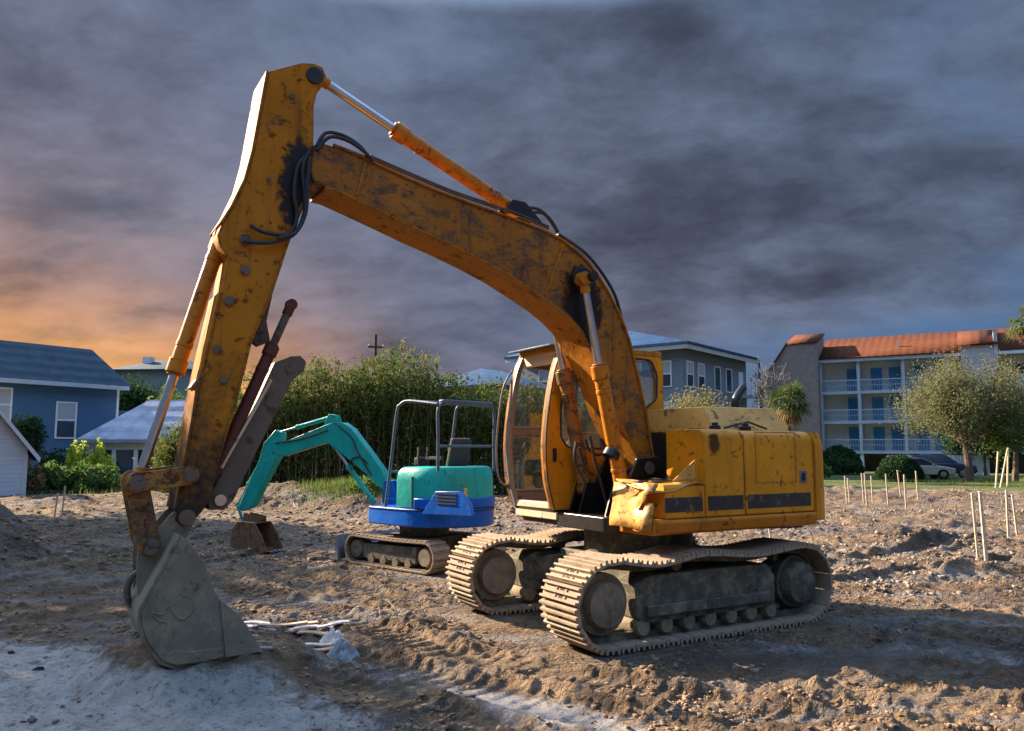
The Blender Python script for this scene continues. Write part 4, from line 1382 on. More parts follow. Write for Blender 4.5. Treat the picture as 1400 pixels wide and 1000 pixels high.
# ------------------------------------------------------------------ small teal and blue excavator
def mini_excavator():
    X = MF
    root = empty('mini_excavator', X.C, X.rz, 'small teal and blue mini excavator with open roll frame', 'excavator')
    E, Pp = X.E, X.P
    teal, blue, slate = M['teal_paint'], M['blue_paint'], M['slate_paint']
    # crawlers with rubber shoes
    uf, ur, r, zc, sw = .80, -.80, .205, .235, .34
    path = stadium(uf, ur, r, zc, lambda t: -.015 * math.sin(math.pi * t))
    steps, L = resample(path, 44)
    pt = L / 44
    sh = MB().bb(-pt / 2 + .001, pt / 2 - .001, -sw / 2, sw / 2, -.012, .010)
    sh.bb(-pt * .28, pt * .28, -sw / 2 + .01, sw / 2 - .01, .010, .030)
    shoe = sh.mesh('shoe', [M['track_steel']])
    for side in (1, -1):
        wc = side * (.74 - sw / 2)
        line = [p for p in path[::4]]
        t = MB()
        n = len(line)
        vs, fs = [], []
        for i, (u, z) in enumerate(line):
            for dep in (1.0, .86):
                c = (min(max(u, ur), uf), zc)
                for e in (-sw / 2 + .03, sw / 2 - .03):
                    vs.append((c[0] + (u - c[0]) * dep, wc + e, c[1] + (z - c[1]) * dep))
        for i in range(n):
            j = (i + 1) % n
            fs += [(4 * i, 4 * i + 1, 4 * j + 1, 4 * j), (4 * i + 2, 4 * j + 2, 4 * j + 3, 4 * i + 3), (4 * i, 4 * j, 4 * j + 2, 4 * i + 2), (4 * i + 1, 4 * i + 3, 4 * j + 3, 4 * j + 1)]
        track = t.add(vs, fs).build('crawler_track', M['undercarriage'], root)
        for (u, z, a) in steps:
            o = bpy.data.objects.new('shoe', shoe)
            COL.objects.link(o)
            o.parent = track
            o.matrix_basis = Matrix.Translation((u, wc, z)) @ Matrix.Rotation(-a, 4, 'Y')
        fr = MB().prism([(.62, .12), (.62, .33), (-.58, .36), (-.58, .12)], wc - .11, wc + .11)
        fo = fr.build('track_frame', M['undercarriage'], root, .01)
        for k in range(4):
            MB().lathe([(0, -.13), (.065, -.13), (.065, .13), (0, .13)], (-.42 + k * .28, wc, .115), 'y', 12).build('roller', M['hub_mud'], fo)
        MB().lathe([(0, -.12), (.13, -.12), (.165, -.05), (.165, .05), (.13, .12), (.03, .13), (0, .13)], (uf, wc, zc), 'y', 22).build('idler_wheel', M['undercarriage'], root)
        MB().lathe([(0, -.14), (.13, -.14), (.165, -.05), (.165, .05), (.12, .13), (.12, .15), (0, .15)], (ur, wc, zc), 'y', 22).build('sprocket', M['hub_mud'], root)
    MB().bb(-.5, .5, -.5, .5, .25, .46).cyl((0, 0, .45), (0, 0, .66), .38, n=30).build('centre_frame', M['undercarriage'], root, .01)
    # dozer blade
    bl = MB()
    bl.strip([(1.22, .42), (1.17, .30), (1.17, .16), (1.24, .04)], -.74, .74, .03)
    bl.bb(1.18, 1.26, .70, .745, .03, .42)
    bl.bb(1.18, 1.26, -.745, -.70, .03, .42)
    blade = bl.build('dozer_blade', M['grey_blade'], root, .004)
    for s in (-.35, .35):
        MB().bar((.4, s, .3), (1.2, s, .22), .09, .10).build('blade_arm', blue, blade, .008)
    # platform with round tail
    def tail(u0, rr, hw, n=9):
        return [(u0 - rr * math.sin(R(a)), hw * math.cos(R(a)) / 1.0) for a in [i * 180 / n for i in range(n + 1)]]
    plat = [(.52, -.66), (.52, .70)] + tail(-.42, .80, .73, 14)
    q = MB().slab(rounded(plat, .05, 2), .64, .90)
    base = q.build('platform', blue, root, .02)
    MB().slab(rounded([(u * 1.012, w * 1.012) for u, w in plat], .05, 2), .875, .888).build('trim_line', M['black_recess'], base)
    # engine cover: blue band low at the tail, teal bonnet above
    low = [(-.55, -.715), (-.55, .715)] + tail(-.55, .665, .715, 14)[1:-1]
    MB().slab(low, .902, 1.06).build('counterweight', blue, root, .02)
    bon = [(-.14, .16), (-.14, .69)] + tail(-.5, .69, .70, 14)[:-1] + [(-.5, -.70), (-.40, -.60), (-.40, .16)]
    shr = [(u * .93 - .05, w * .88) for u, w in bon]
    bo = MB()
    nb = len(bon)
    md_ = [(u * .985 - .01, w * .975) for u, w in bon]
    rings = [(bon, .904), (bon, 1.30), (md_, 1.42), (shr, 1.50)]
    bo.add([(u, w, z) for pl, z in rings for u, w in pl], [tuple(range(nb - 1, -1, -1)), tuple(range(3 * nb, 4 * nb))] + [(k * nb + i, k * nb + (i + 1) % nb, (k + 1) * nb + (i + 1) % nb, (k + 1) * nb + i) for k in range(3) for i in range(nb)])
    bonnet = bo.build('bonnet', teal, root, .02)
    MB().bb(-.52, -.50, .655, .712, .92, 1.36).build('panel_gap', M['black_recess'], bonnet)
    # vented side panel
    vp = X.poly([(577, 703), (596, 672), (628, 672), (642, 688), (646, 706)], .735)
    vent = MB().prism(vp, .68, .742).build('vent_panel', blue, root, .006)
    for k in range(4):
        z = 1.0 + .045 * k
        u0 = vp[1][0] - .02; u1 = vp[2][0] + .05
        MB().bb(u1, u0, .743, .752, z, z + .02).build('louvre', M['black_recess'], vent)
    MB().box((-1.195, .30, 1.14), (.02, .09, .13), Matrix.Rotation(R(25), 3, 'Z')).build('warning_label', M['yellow_lens'], root)
    # roll frame
    rn = .024
    fz, rz_ = 2.46, 2.40
    posts = [
        [(.16, .64, .90), (.05, .64, 1.55), (-.07, .64, 2.30), (-.13, .62, 2.42), (-.26, .60, 2.47), (-.60, .60, 2.44), (-.92, .60, 2.40)],
        [(.16, -.58, .90), (.05, -.58, 1.55), (-.07, -.58, 2.30), (-.13, -.57, 2.42), (-.26, -.56, 2.47), (-.60, -.56, 2.44), (-.92, -.56, 2.40)],
        [(-.94, .60, 1.45), (-.94, .60, 1.9), (-.93, .60, 2.30), (-.93, .52, 2.40), (-.93, .3, 2.42), (-.93, -.3, 2.42), (-.93, -.48, 2.40), (-.94, -.56, 2.30), (-.94, -.56, 1.9), (-.94, -.56, 1.42)],
        [(-.20, .60, 2.465), (-.20, 0, 2.48), (-.20, -.56, 2.465)],
        [(-.94, .60, 1.80), (-.94, 0, 1.80), (-.94, -.56, 1.80)],
        [(.10, .64, 1.42), (.02, .50, 1.42), (.02, .2, 1.42)],
    ]
    for i, p in enumerate(posts):
        MB().tube(p, rn if i < 4 else rn * .8, 10, smooth=i < 3).build('roll_bar', slate, root)
    MB().slab(rounded(rect(-1.0, -.86, -.5, .54), .05), 2.40, 2.47).build('roof_plate', slate, root, .015)
    # seat, steering column, levers
    st = MB()
    st.slab(rounded(rect(-.52, -.10, -.40, .04), .08), 1.36, 1.48)
    st.bar((-.50, -.18, 1.44), (-.62, -.18, 1.92), .40, .09)
    st.bb(-.42, -.18, -.32, -.04, .92, 1.36)
    st.build('seat', M['seat_fabric'], root, .03)
    for w in (-.46, .10):
        MB().bar((-.50, w, 1.62), (-.12, w, 1.62), .06, .05).build('armrest', M['seat_fabric'], root, .01)
    co = MB().bb(.20, .34, -.30, .02, .90, 1.46)
    co.build('console', slate, root, .03)
    for (w, u) in ((-.26, .22), (-.06, .22), (.14, -.02), (-.50, -.02)):
        q = MB().tube([(u, w, 1.40), (u + .03, w, 1.60), (u + .01, w, 1.74)], .011, 6)
        q.box((u + .01, w, 1.76), (.035, .035, .06))
        q.build('lever', M['black_rubber'], root)
    MB().box((.26, -.14, 1.56), (.12, .2, .14)).build('dashboard', M['black_recess'], root, .03)
    # swing boom
    C = X.C + X.F * .72
    B = Frame((C[0], C[1], 0), -67)
    xf = X.mat().inverted() @ B.mat()
    sw_ = MB().bb(-.18, .12, -.15, .15, .58, .98)
    sw_.prism([(-.12, .9), (.16, .9), (.13, 1.26), (-.02, 1.26)], -.13, -.09).prism([(-.12, .9), (.16, .9), (.13, 1.26), (-.02, 1.26)], .09, .13)
    sw_.build('swing_bracket', blue, root, .012, xf)
    w0, w1 = -.085, .085
    pts_t = [(373, 604), (384, 606), (414, 594), (443, 582), (457, 577), (468, 578), (480, 586), (492, 602), (507, 622), (522, 643), (529, 660)]
    pts_b = [(374, 620), (386, 624), (416, 614), (446, 605), (458, 613), (478, 630), (500, 648), (520, 668)]
    bm_ = MB().prism(B.poly(pts_t, w1) + B.poly([(528, 668)], w1) + B.poly(pts_b, w1)[::-1], w0, w1)
    boom = bm_.build('boom', teal, root, .008, xf)
    ap = B.poly([(376, 588), (384, 592), (382, 620), (374, 634), (343, 694), (328, 699), (321, 694), (327, 690), (354, 628), (360, 606)], w1)
    MB().prism(ap, -.075, .075).build('arm', teal, root, .006, xf)
    hydraulic(root, 'boom_cylinder', B.P(511, 686, .0), B.P(456, 610, .0), .62, .042, .024, teal, xf=xf)
    hydraulic(root, 'arm_cylinder', B.P(452, 571, .0), B.P(380, 592, .0), .62, .036, .02, teal, xf=xf)
    hydraulic(root, 'bucket_cylinder', B.P(362, 622, .0), B.P(325, 690, .0), .6, .034, .02, teal, xf=xf)
    lg = MB().prism(B.poly([(440, 584), (448, 566), (458, 568), (462, 580)], w1), -.06, -.03).prism(B.poly([(440, 584), (448, 566), (458, 568), (462, 580)], w1), .03, .06)
    lg.build('cylinder_lug', teal, root, .004, xf)
    lk = MB()
    for w in (-.09, .09):
        lk.bar(B.P(325, 692, w), B.P(333, 716, w), .02, .05)
    lk.build('bucket_link', teal, root, .004, xf)
    for h in ([(462, 582), (480, 598), (488, 616), (498, 634), (508, 650)], [(482, 644), (478, 634), (484, 626), (494, 626), (502, 634)], [(376, 606), (412, 600), (448, 588)]):
        MB().tube([B.P(a, b, .10) for a, b in h], .011, 6).build('hose', M['black_rubber'], root, 0, xf)
    bp = [(320, 712), (343, 714), (352, 730), (361, 754), (338, 758), (318, 756), (310, 744), (312, 724)]
    bk = B.poly(bp, .3)
    zlo = min(z for _, z in bk)
    bk = [(u, z - zlo - .03) for u, z in bk]
    q = MB().strip([bk[1], bk[0], bk[7], bk[6], bk[5], bk[4], bk[3]], -.205, .205, -.018)
    bucket = q.build('bucket', M['rusty_bucket'], root, .003, xf)
    for w in (-.21, .21):
        MB().prism([bk[i] for i in (0, 1, 2, 3, 4, 5, 6, 7)], w - .01, w + .01).build('side_plate', M['rusty_bucket'], bucket, .003)
    for k in range(4):
        w = -.16 + .107 * k
        MB().bar((bk[3][0] + .03, w, bk[3][1] + .01), (bk[3][0] - .07, w, bk[3][1] - .01), .05, .02).build('tooth', M['bolt_steel'], bucket)
    ears = MB().prism([bk[0], bk[1], (bk[1][0], bk[1][1] + .10), (bk[0][0] - .02, bk[0][1] + .14)], -.09, -.07).prism([bk[0], bk[1], (bk[1][0], bk[1][1] + .10), (bk[0][0] - .02, bk[0][1] + .14)], .07, .09)
    ears.build('ear', M['rusty_bucket'], bucket)
    return root


mini_excavator()


# ------------------------------------------------------------------ plants
def leaf_cloud(rng, centers, sizes, leaf, elong=1.6, droop=0.0, up=None):
    """one quad per leaf, turned at random; centers (n,3), leaf size array"""
    n = len(centers)
    d = rng.normal(size=(n, 3)); d /= np.linalg.norm(d, axis=1)[:, None]
    if up is not None:
        d = d * (1 - up) + np.array([0, 0, 1.]) * up
        d /= np.linalg.norm(d, axis=1)[:, None]
    d[:, 2] -= droop
    d /= np.linalg.norm(d, axis=1)[:, None]
    e = rng.normal(size=(n, 3)); e -= (e * d).sum(1)[:, None] * d; e /= np.linalg.norm(e, axis=1)[:, None]
    s = (leaf * (.6 + .8 * rng.random(n)))[:, None]
    a = centers - d * s * elong * .5; b = centers + d * s * elong * .5
    mid = (a + b) / 2
    V = np.stack([a, mid + e * s * .5, b, mid - e * s * .5], 1).reshape(-1, 3)
    F = np.arange(4 * n).reshape(-1, 4)
    return V, F


def limbs(rng, base, h0, crown_c, crown_r, n1, n2, r0, lean=0.0):
    """trunk and branches as one mesh; returns mesh builder and twig ends"""
    q = MB()
    top = Vector((rng.normal() * lean, rng.normal() * lean, h0))
    q.tube([(0, 0, -.15), (top.x * .3 + rng.normal() * .05, top.y * .3, h0 * .45), tuple(top)], [r0 * 1.25, r0, r0 * .8], 9)
    ends = []
    for i in range(n1):
        v = rng.normal(size=3); v /= np.linalg.norm(v); v[2] = abs(v[2]) * .9 - .15
        e = np.array(crown_c) + v * np.array(crown_r) * (.45 + .35 * rng.random())
        m = (np.array(top) + e) / 2 + rng.normal(size=3) * .12 * np.array(crown_r) + np.array([0, 0, .05 * crown_r[2]])
        q.tube([tuple(top), tuple(m), tuple(e)], [r0 * .55, r0 * .35, r0 * .16], 6)
        ends.append(e)
        for j in range(n2):
            v2 = rng.normal(size=3); v2 /= np.linalg.norm(v2)
            e2 = e + v2 * np.array(crown_r) * (.25 + .3 * rng.random())
            dd = (e2 - crown_c) / crown_r
            L = np.linalg.norm(dd)
            if L > 1.0:
                e2 = crown_c + dd / L * crown_r
            s0 = m * .3 + e * .7
            q.tube([tuple(s0), tuple((s0 + e2) / 2 + rng.normal(size=3) * .04 * crown_r[0]), tuple(e2)], [r0 * .2, r0 * .13, r0 * .06], 5)
            ends.append(e2)
    return q, np.array(ends)


def tree(label, base, h0, cc, cr, n_leaves, leaf, mat, seed, bark='bark', r0=.15, n1=9, n2=5, spread=.22, name='tree', cat='tree', group=None, lean=.1):
    rng = np.random.default_rng(seed)
    root = empty(name, base, rng.random() * 6.28, label, cat, group)
    q, ends = limbs(rng, base, h0, np.array(cc, float), np.array(cr, float), n1, n2, r0, lean)
    q.build('trunk', M[bark], root)
    pick = rng.integers(0, len(ends), n_leaves)
    w = (.5 + rng.random(len(ends)))[pick][:, None]
    P = ends[pick] + rng.normal(size=(n_leaves, 3)) * np.array(cr) * spread * w
    dq = (P - np.array(cc, float)) / np.array(cr, float)
    P = P[np.linalg.norm(dq, axis=1) < 1.22]
    V, F = leaf_cloud(rng, P, None, leaf)
    link('crown', np_mesh('crown', V, F, M[mat]), root)
    return root


def shrub(label, base, rx, rz, n, leaf, mat, seed, name='shrub', group=None, stems=6, clip=False):
    rng = np.random.default_rng(seed)
    root = empty(name, base, 0, label, 'shrub', group)
    q = MB()
    for i in range(stems):
        a = rng.random() * 6.28
        q.tube([(0, 0, -.1), (rx * .25 * math.cos(a), rx * .25 * math.sin(a), rz * .5), (rx * .6 * math.cos(a), rx * .6 * math.sin(a), rz * (.9 + .5 * rng.random()))], [.03, .02, .008], 5)
    q.build('stem', M['bark'], root)
    d = rng.normal(size=(n, 3)); d /= np.linalg.norm(d, axis=1)[:, None]
    d[:, 2] = np.abs(d[:, 2]) * 1.0 - .1
    rad = (.86 + .14 * rng.random(n)) if clip else rng.random(n) ** .45
    lump = 1 + (0.04 if clip else .28) * np.sin(d[:, 0] * 5 + seed) * np.sin(d[:, 1] * 6 + seed * 2) * 1.0 + (0.02 if clip else .12) * np.sin(d[:, 2] * 9 + d[:, 0] * 7)
    P = d * (rad * lump)[:, None] * np.array([rx, rx, rz * 2]) * np.array([1, 1, .55]) + np.array([0, 0, rz * .25])
    P = P[P[:, 2] > 0]
    V, F = leaf_cloud(rng, P, None, leaf)
    link('crown', np_mesh('crown', V, F, M[mat]), root)
    return root


def palm(label, base, h, r, n, seed, skirt=True, name='palm_tree'):
    rng = np.random.default_rng(seed)
    root = empty(name, base, 0, label, 'palm')
    q = MB()
    q.tube([(0, 0, -.2), (.05, 0, h * .35), (-.03, .04, h * .7), (0, 0, h)], [.2, .17, .16, .19], 10)
    q.build('trunk', M['bark'], root)
    def fronds(nm, mat, cnt, elo, ehi, rad):
        V, F = [], []
        for i in range(cnt):
            a = rng.random() * 6.283
            el = R(elo + (ehi - elo) * rng.random())
            d = np.array([math.cos(a) * math.cos(el), math.sin(a) * math.cos(el), math.sin(el)])
            s = np.array([-math.sin(a), math.cos(a), 0])
            u = np.cross(d, s)
            L = rad * (.75 + .4 * rng.random())
            hub = np.array([0, 0, h]) + d * L * .45
            k0 = len(V)
            # petiole
            V += [np.array([0, 0, h]) + s * .015, np.array([0, 0, h]) - s * .015, hub - s * .01, hub + s * .01]
            F.append((k0, k0 + 1, k0 + 2, k0 + 3))
            for j in range(11):
                t = R(-95 + 19 * j)
                dr = d * math.cos(t) + s * math.sin(t)
                tip = hub + dr * L * .6 - np.array([0, 0, .22 * L * (.4 + abs(math.sin(t)))]) + rng.normal(size=3) * .03
                md = hub + dr * L * .34
                pr = np.cross(dr, u) * .045
                k0 = len(V)
                V += [hub, md + pr, tip, md - pr]
                F.append((k0, k0 + 1, k0 + 2, k0 + 3))
        link(nm, np_mesh(nm, np.array(V), np.array(F), M[mat]), root)
    fronds('crown', 'leaf_palm', n, -25, 80, r)
    if skirt:
        fronds('dead_fronds', 'leaf_dry', n // 2, -85, -35, r * .75)
    return root


def bamboo_thicket():
    rng = np.random.default_rng(5)
    # outline of the thicket along the back of the site: x, depth, height
    xs = np.array([-14.4, -12.6, -10.6, -9.3, -7.6, -6.2, -5.2, -4.2, -3.2, -2.2, -1.0, .6, 2.2, 4.0])
    hs = np.array([2.6, 3.6, 5.0, 5.7, 5.9, 6.0, 6.3, 6.2, 5.3, 5.2, 5.0, 4.8, 4.6, 4.2])
    V, F, nv = [], [], 0
    stems = MB()
    n = 900
    for i in range(n):
        x = -14.4 + 18.4 * rng.random()
        dpt = 33 + 3.4 * rng.random() ** 1.4
        h = .94 * np.interp(x, xs, hs) * (.62 + .42 * rng.random()) * (1 if rng.random() > .04 else 1.12)
        z0 = gz(x, dpt)
        lx, ly = rng.normal() * .4, rng.normal() * .35 - .2
        p = [(x, dpt, z0 - .05), (x + lx * .3, dpt + ly * .3, z0 + h * .5), (x + lx, dpt + ly, z0 + h)]
        stems.tube(p, [.022, .016, .005], 4, smooth=False)
        k = int(85 + 75 * rng.random())
        t = rng.random(k) ** .72
        cx = x + lx * t ** 1.5 + rng.normal(size=k) * (.22 + .12 * (1 - t))
        cy = dpt + ly * t ** 1.5 + rng.normal(size=k) * .25
        cz = z0 + h * t + rng.normal(size=k) * .12
        v, f = leaf_cloud(rng, np.stack([cx, cy, np.maximum(cz, z0 + .03)], 1), None, .07, 3.4, .45)
        V.append(v); F.append(f + nv); nv += len(v)
    me = np_mesh('bamboo_thicket', np.concatenate(V), np.concatenate(F), M['leaf_bamboo'])
    o = link('bamboo_thicket', me)
    tag(o, 'tall dense green bamboo thicket along the back of the site', 'bamboo', kind='stuff')
    s = link('bamboo_stems', stems.mesh('bamboo_stems', M['dry_stem']))
    s.parent = o
    s['kind'] = 'stuff'


bamboo_thicket()


# ------------------------------------------------------------------ buildings
def wall_window(parent, x, y, z, w, h, nrm, frame='white_trim', pane='window_blind', split=True, dark_low=True):
    """sash window: frame proud of the wall; child panes. nrm is '-y' or '-x' (outward side)"""
    q = MB()
    t = .09
    def B(a0, a1, z0, z1, d0, d1):
        if nrm == '-y':
            return (x + a0, x + a1, y - d1, y - d0, z + z0, z + z1)
        return (x - d1, x - d0, y + a0, y + a1, z + z0, z + z1)
    q.bb(*B(-w / 2 - t, -w / 2, -t, h + t, -.02, .06))
    q.bb(*B(w / 2, w / 2 + t, -t, h + t, -.02, .06))
    q.bb(*B(-w / 2, w / 2, -t, 0, -.02, .06))
    q.bb(*B(-w / 2, w / 2, h, h + t, -.02, .06))
    if split:
        q.bb(*B(-w / 2, w / 2, h * .48, h * .53, -.02, .045))
    f = q.build('window', M[frame], parent)
    MB().bb(*B(-w / 2, w / 2, h * .53 if split else 0, h, -.01, .012)).build('pane', M[pane], f)
    if split:
        MB().bb(*B(-w / 2, w / 2, 0, h * .48, -.01, .012)).build('pane', M['window_dark' if dark_low else pane], f)
    return f


def gable_roof(x0, x1, y0, y1, z0, zr, th=.14):
    """ridge along x"""
    ym = (y0 + y1) / 2
    q = MB()
    for (ya, yb) in ((y0, ym), (y1, ym)):
        q.add([(x0, ya, z0), (x1, ya, z0), (x1, yb, zr), (x0, yb, zr), (x0, ya, z0 - th), (x1, ya, z0 - th), (x1, yb, zr - th), (x0, yb, zr - th)],
              [(0, 1, 2, 3), (7, 6, 5, 4), (0, 4, 5, 1), (1, 5, 6, 2), (2, 6, 7, 3), (3, 7, 4, 0)])
    return q


def hip_roof(x0, x1, y0, y1, z0, zr, inset):
    ym = (y0 + y1) / 2
    q = MB()
    V = [(x0, y0, z0), (x1, y0, z0), (x1, y1, z0), (x0, y1, z0), (x0 + inset, ym, zr), (x1 - inset, ym, zr),
         (x0, y0, z0 - .18), (x1, y0, z0 - .18), (x1, y1, z0 - .18), (x0, y1, z0 - .18)]
    return q.add(V, [(0, 1, 5, 4), (1, 2, 5), (2, 3, 4, 5), (3, 0, 4), (0, 6, 7, 1), (1, 7, 8, 2), (2, 8, 9, 3), (3, 9, 6, 0), (6, 9, 8, 7)])


def rz_of(ax):
    return math.atan2(ax[1], ax[0])


GL = -.9


def blue_house():
    ax = (.545, .838)
    root = empty('house', (-23.5, 48, GL), rz_of(ax), 'two storey blue clapboard house with dark slate gable roof', 'house')
    w = MB().bb(-10, 0, 0, 8, -.3, 6.45)
    w.add([(-.001, 0, 6.45), (-.001, 8, 6.45), (-.001, 4, 8.75), (-10, 0, 6.45), (-10, 8, 6.45), (-10, 4, 8.75)], [(0, 1, 2), (3, 5, 4), (0, 2, 5, 3), (1, 4, 5, 2)])
    w.build('wall', M['blue_siding'], root)
    gable_roof(-10.4, .45, -.55, 8.55, 6.42, 8.95).build('roof', M['slate_roof'], root)
    MB().bb(-.12, .02, -.03, .1, -.2, 6.4).build('corner_board', M['white_trim'], root)
    MB().bb(-10.2, .3, -.60, -.56, 6.16, 6.40).build('fascia', M['slab_blue_grey'], root)
    wall_window(root, -3.05, 0, 3.35, 1.0, 1.9, '-y')
    wall_window(root, -6.6, 0, 4.2, 1.1, 1.65, '-y', dark_low=False)
    wall_window(root, -8.0, 0, 4.2, 1.1, 1.65, '-y', dark_low=False)
    # lower wing behind the porch
    wg = MB().bb(.03, 5.5, 2.0, 7.0, -.3, 3.6).build('wing', M['blue_siding'], root)
    gable_roof(.03, 5.9, 1.6, 7.4, 3.6, 5.2).build('wing_roof', M['slate_roof'], wg)


def white_shed():
    x1 = -19.15
    z0 = gz(-20, 32)
    root = empty('shed', (x1, 32, z0), R(33), 'white clapboard shed with steep gable end beside the bushes', 'shed')
    ev = 1.75 - z0
    hw = 3.0
    pk = ev + hw * 1.34
    q = MB().prism([(0, -.2), (0, ev), (-hw, pk), (-2 * hw, ev), (-2 * hw, -.2)], 0, 6)
    q.build('wall', M['white_siding'], root)
    r = MB()
    for s in (0, 1):
        e = [(.38, ev - .45), (-hw, pk + .06), (-hw, pk + .2), (.42, ev - .32)]
        if s:
            e = [(-2 * hw - a, b) for a, b in e]
        r.prism(e, -.35, 6.3)
    r.build('roof', M['slate_roof'], root)
    b = MB()
    for s in (0, 1):
        e = [(.40, ev - .50), (-hw, pk - .04), (-hw, pk + .12), (.44, ev - .32)]
        if s:
            e = [(-2 * hw - a, c) for a, c in e]
        b.prism(e, -.40, -.352)
    b.build('rake_board', M['white_trim'], root)
    MB().bb(-.14, .02, -.03, -.001, -.1, ev - .2).build('corner_board', M['white_trim'], root)


def porch_house():
    x0, D = -22.9, 43.5
    root = empty('porch', (x0, D, GL), R(4), 'grey hip roofed screened porch with white posts', 'porch')
    W = 7.6
    ev = 3.2
    hip_roof(-.4, W + .4, -.4, 5.4, ev, 5.5, 2.7).build('roof', M['porch_roof'], root)
    MB().bb(0, W, -.02, .12, ev - .55, ev - .19).build('beam', M['white_trim'], root)
    MB().bb(0, W, 2.6, 5, 0, ev - .2).build('wall', M['grey_siding'], root)
    for i, x in enumerate((.25, 1.45, 2.6, 3.75, 4.9, 6.1, 7.35)):
        MB().bb(x - .11, x + .11, 0, .16, .3, ev - .55).build('post', M['white_trim'], root)
    for i, (a, b) in enumerate(((.36, 1.34), (1.56, 2.49), (2.71, 3.64), (3.86, 4.79), (5.01, 5.99), (6.21, 7.24))):
        MB().bb(a, b, .06, .08, .75, ev - .56).build('screen', M['window_dark'], root)
    MB().bb(0, W, .02, .14, .66, .76).build('rail', M['white_trim'], root)
    MB().bb(-.1, W + .1, -.15, 5, -.4, .3).build('plinth', M['concrete'], root)


def distant_house():
    root = empty('house', (-37.6, 76, GL), R(-4), 'far dark roofed house rising behind the trees', 'house')
    MB().bb(0, 7, 0, 8, -.3, 10.2).build('wall', M['grey_siding'], root)
    rf = hip_roof(-.4, 7.4, -.4, 8.4, 10.2, 11.5, 2.2).build('roof', M['slate_roof'], root)
    MB().bb(1.2, 2.0, 2.5, 3.3, 10.2, 11.7).build('chimney', M['white_trim'], rf)


def grey_building():
    ax = (.61, .793)
    root = empty('apartment_building', (13.2, 62, GL), rz_of(ax), 'grey blue three storey building with dark blue metal hip roof', 'building')
    Hh = 10.6
    MB().bb(0, 13, 0, 16, -.3, Hh).build('wall', M['grey_siding'], root)
    hip_roof(-.9, 13.9, -.9, 16.9, Hh + .3, Hh + 2.6, 4.2).build('roof', M['blue_metal_roof'], root)
    MB().bb(-.8, 13.8, -.82, -.74, Hh - .25, Hh + .1).bb(-.82, -.74, -.8, 16.8, Hh - .25, Hh + .1).build('fascia', M['stucco_pale'], root)
    for zf in (1.0, 4.2, 7.4):
        for x in (1.3, 3.4, 6.6, 9.0):
            wall_window(root, x, 0, zf + .2, 1.1, 1.9, '-y', split=(x < 4), pane='window_blind' if x < 4 else 'window_dark')
        for y in (1.6, 4.2, 7.0, 10.0, 13.0):
            wall_window(root, 0, y, zf + .2, 1.2, 1.9, '-x', pane='window_blind')
    # open corner balcony at the right end
    for zf in (1.0, 4.2, 7.4):
        b = MB().bb(11.0, 13.05, -1.3, -.01, zf - .2, zf).build('balcony', M['slab_blue_grey'], root)
        MB().bb(11.05, 13.0, -1.25, -1.2, zf, zf + 1.0).build('rail', M['white_trim'], b)
        MB().bb(11.2, 12.2, -.03, .0, zf + .02, zf + 2.1).build('balcony_door', M['white_trim'], b)
        MB().bb(12.95, 13.1, -1.3, -1.15, zf, zf + 3.0).build('post', M['slate_paint'], b)
    # lower wing to the left
    wg = MB().bb(-8.5, -.02, 12.0, 19.0, -.3, 7.6).build('wing', M['grey_siding'], root)
    hip_roof(-9.4, .8, 11.2, 19.8, 7.7, 9.4, 3.6).build('wing_roof', M['blue_metal_roof'], wg)


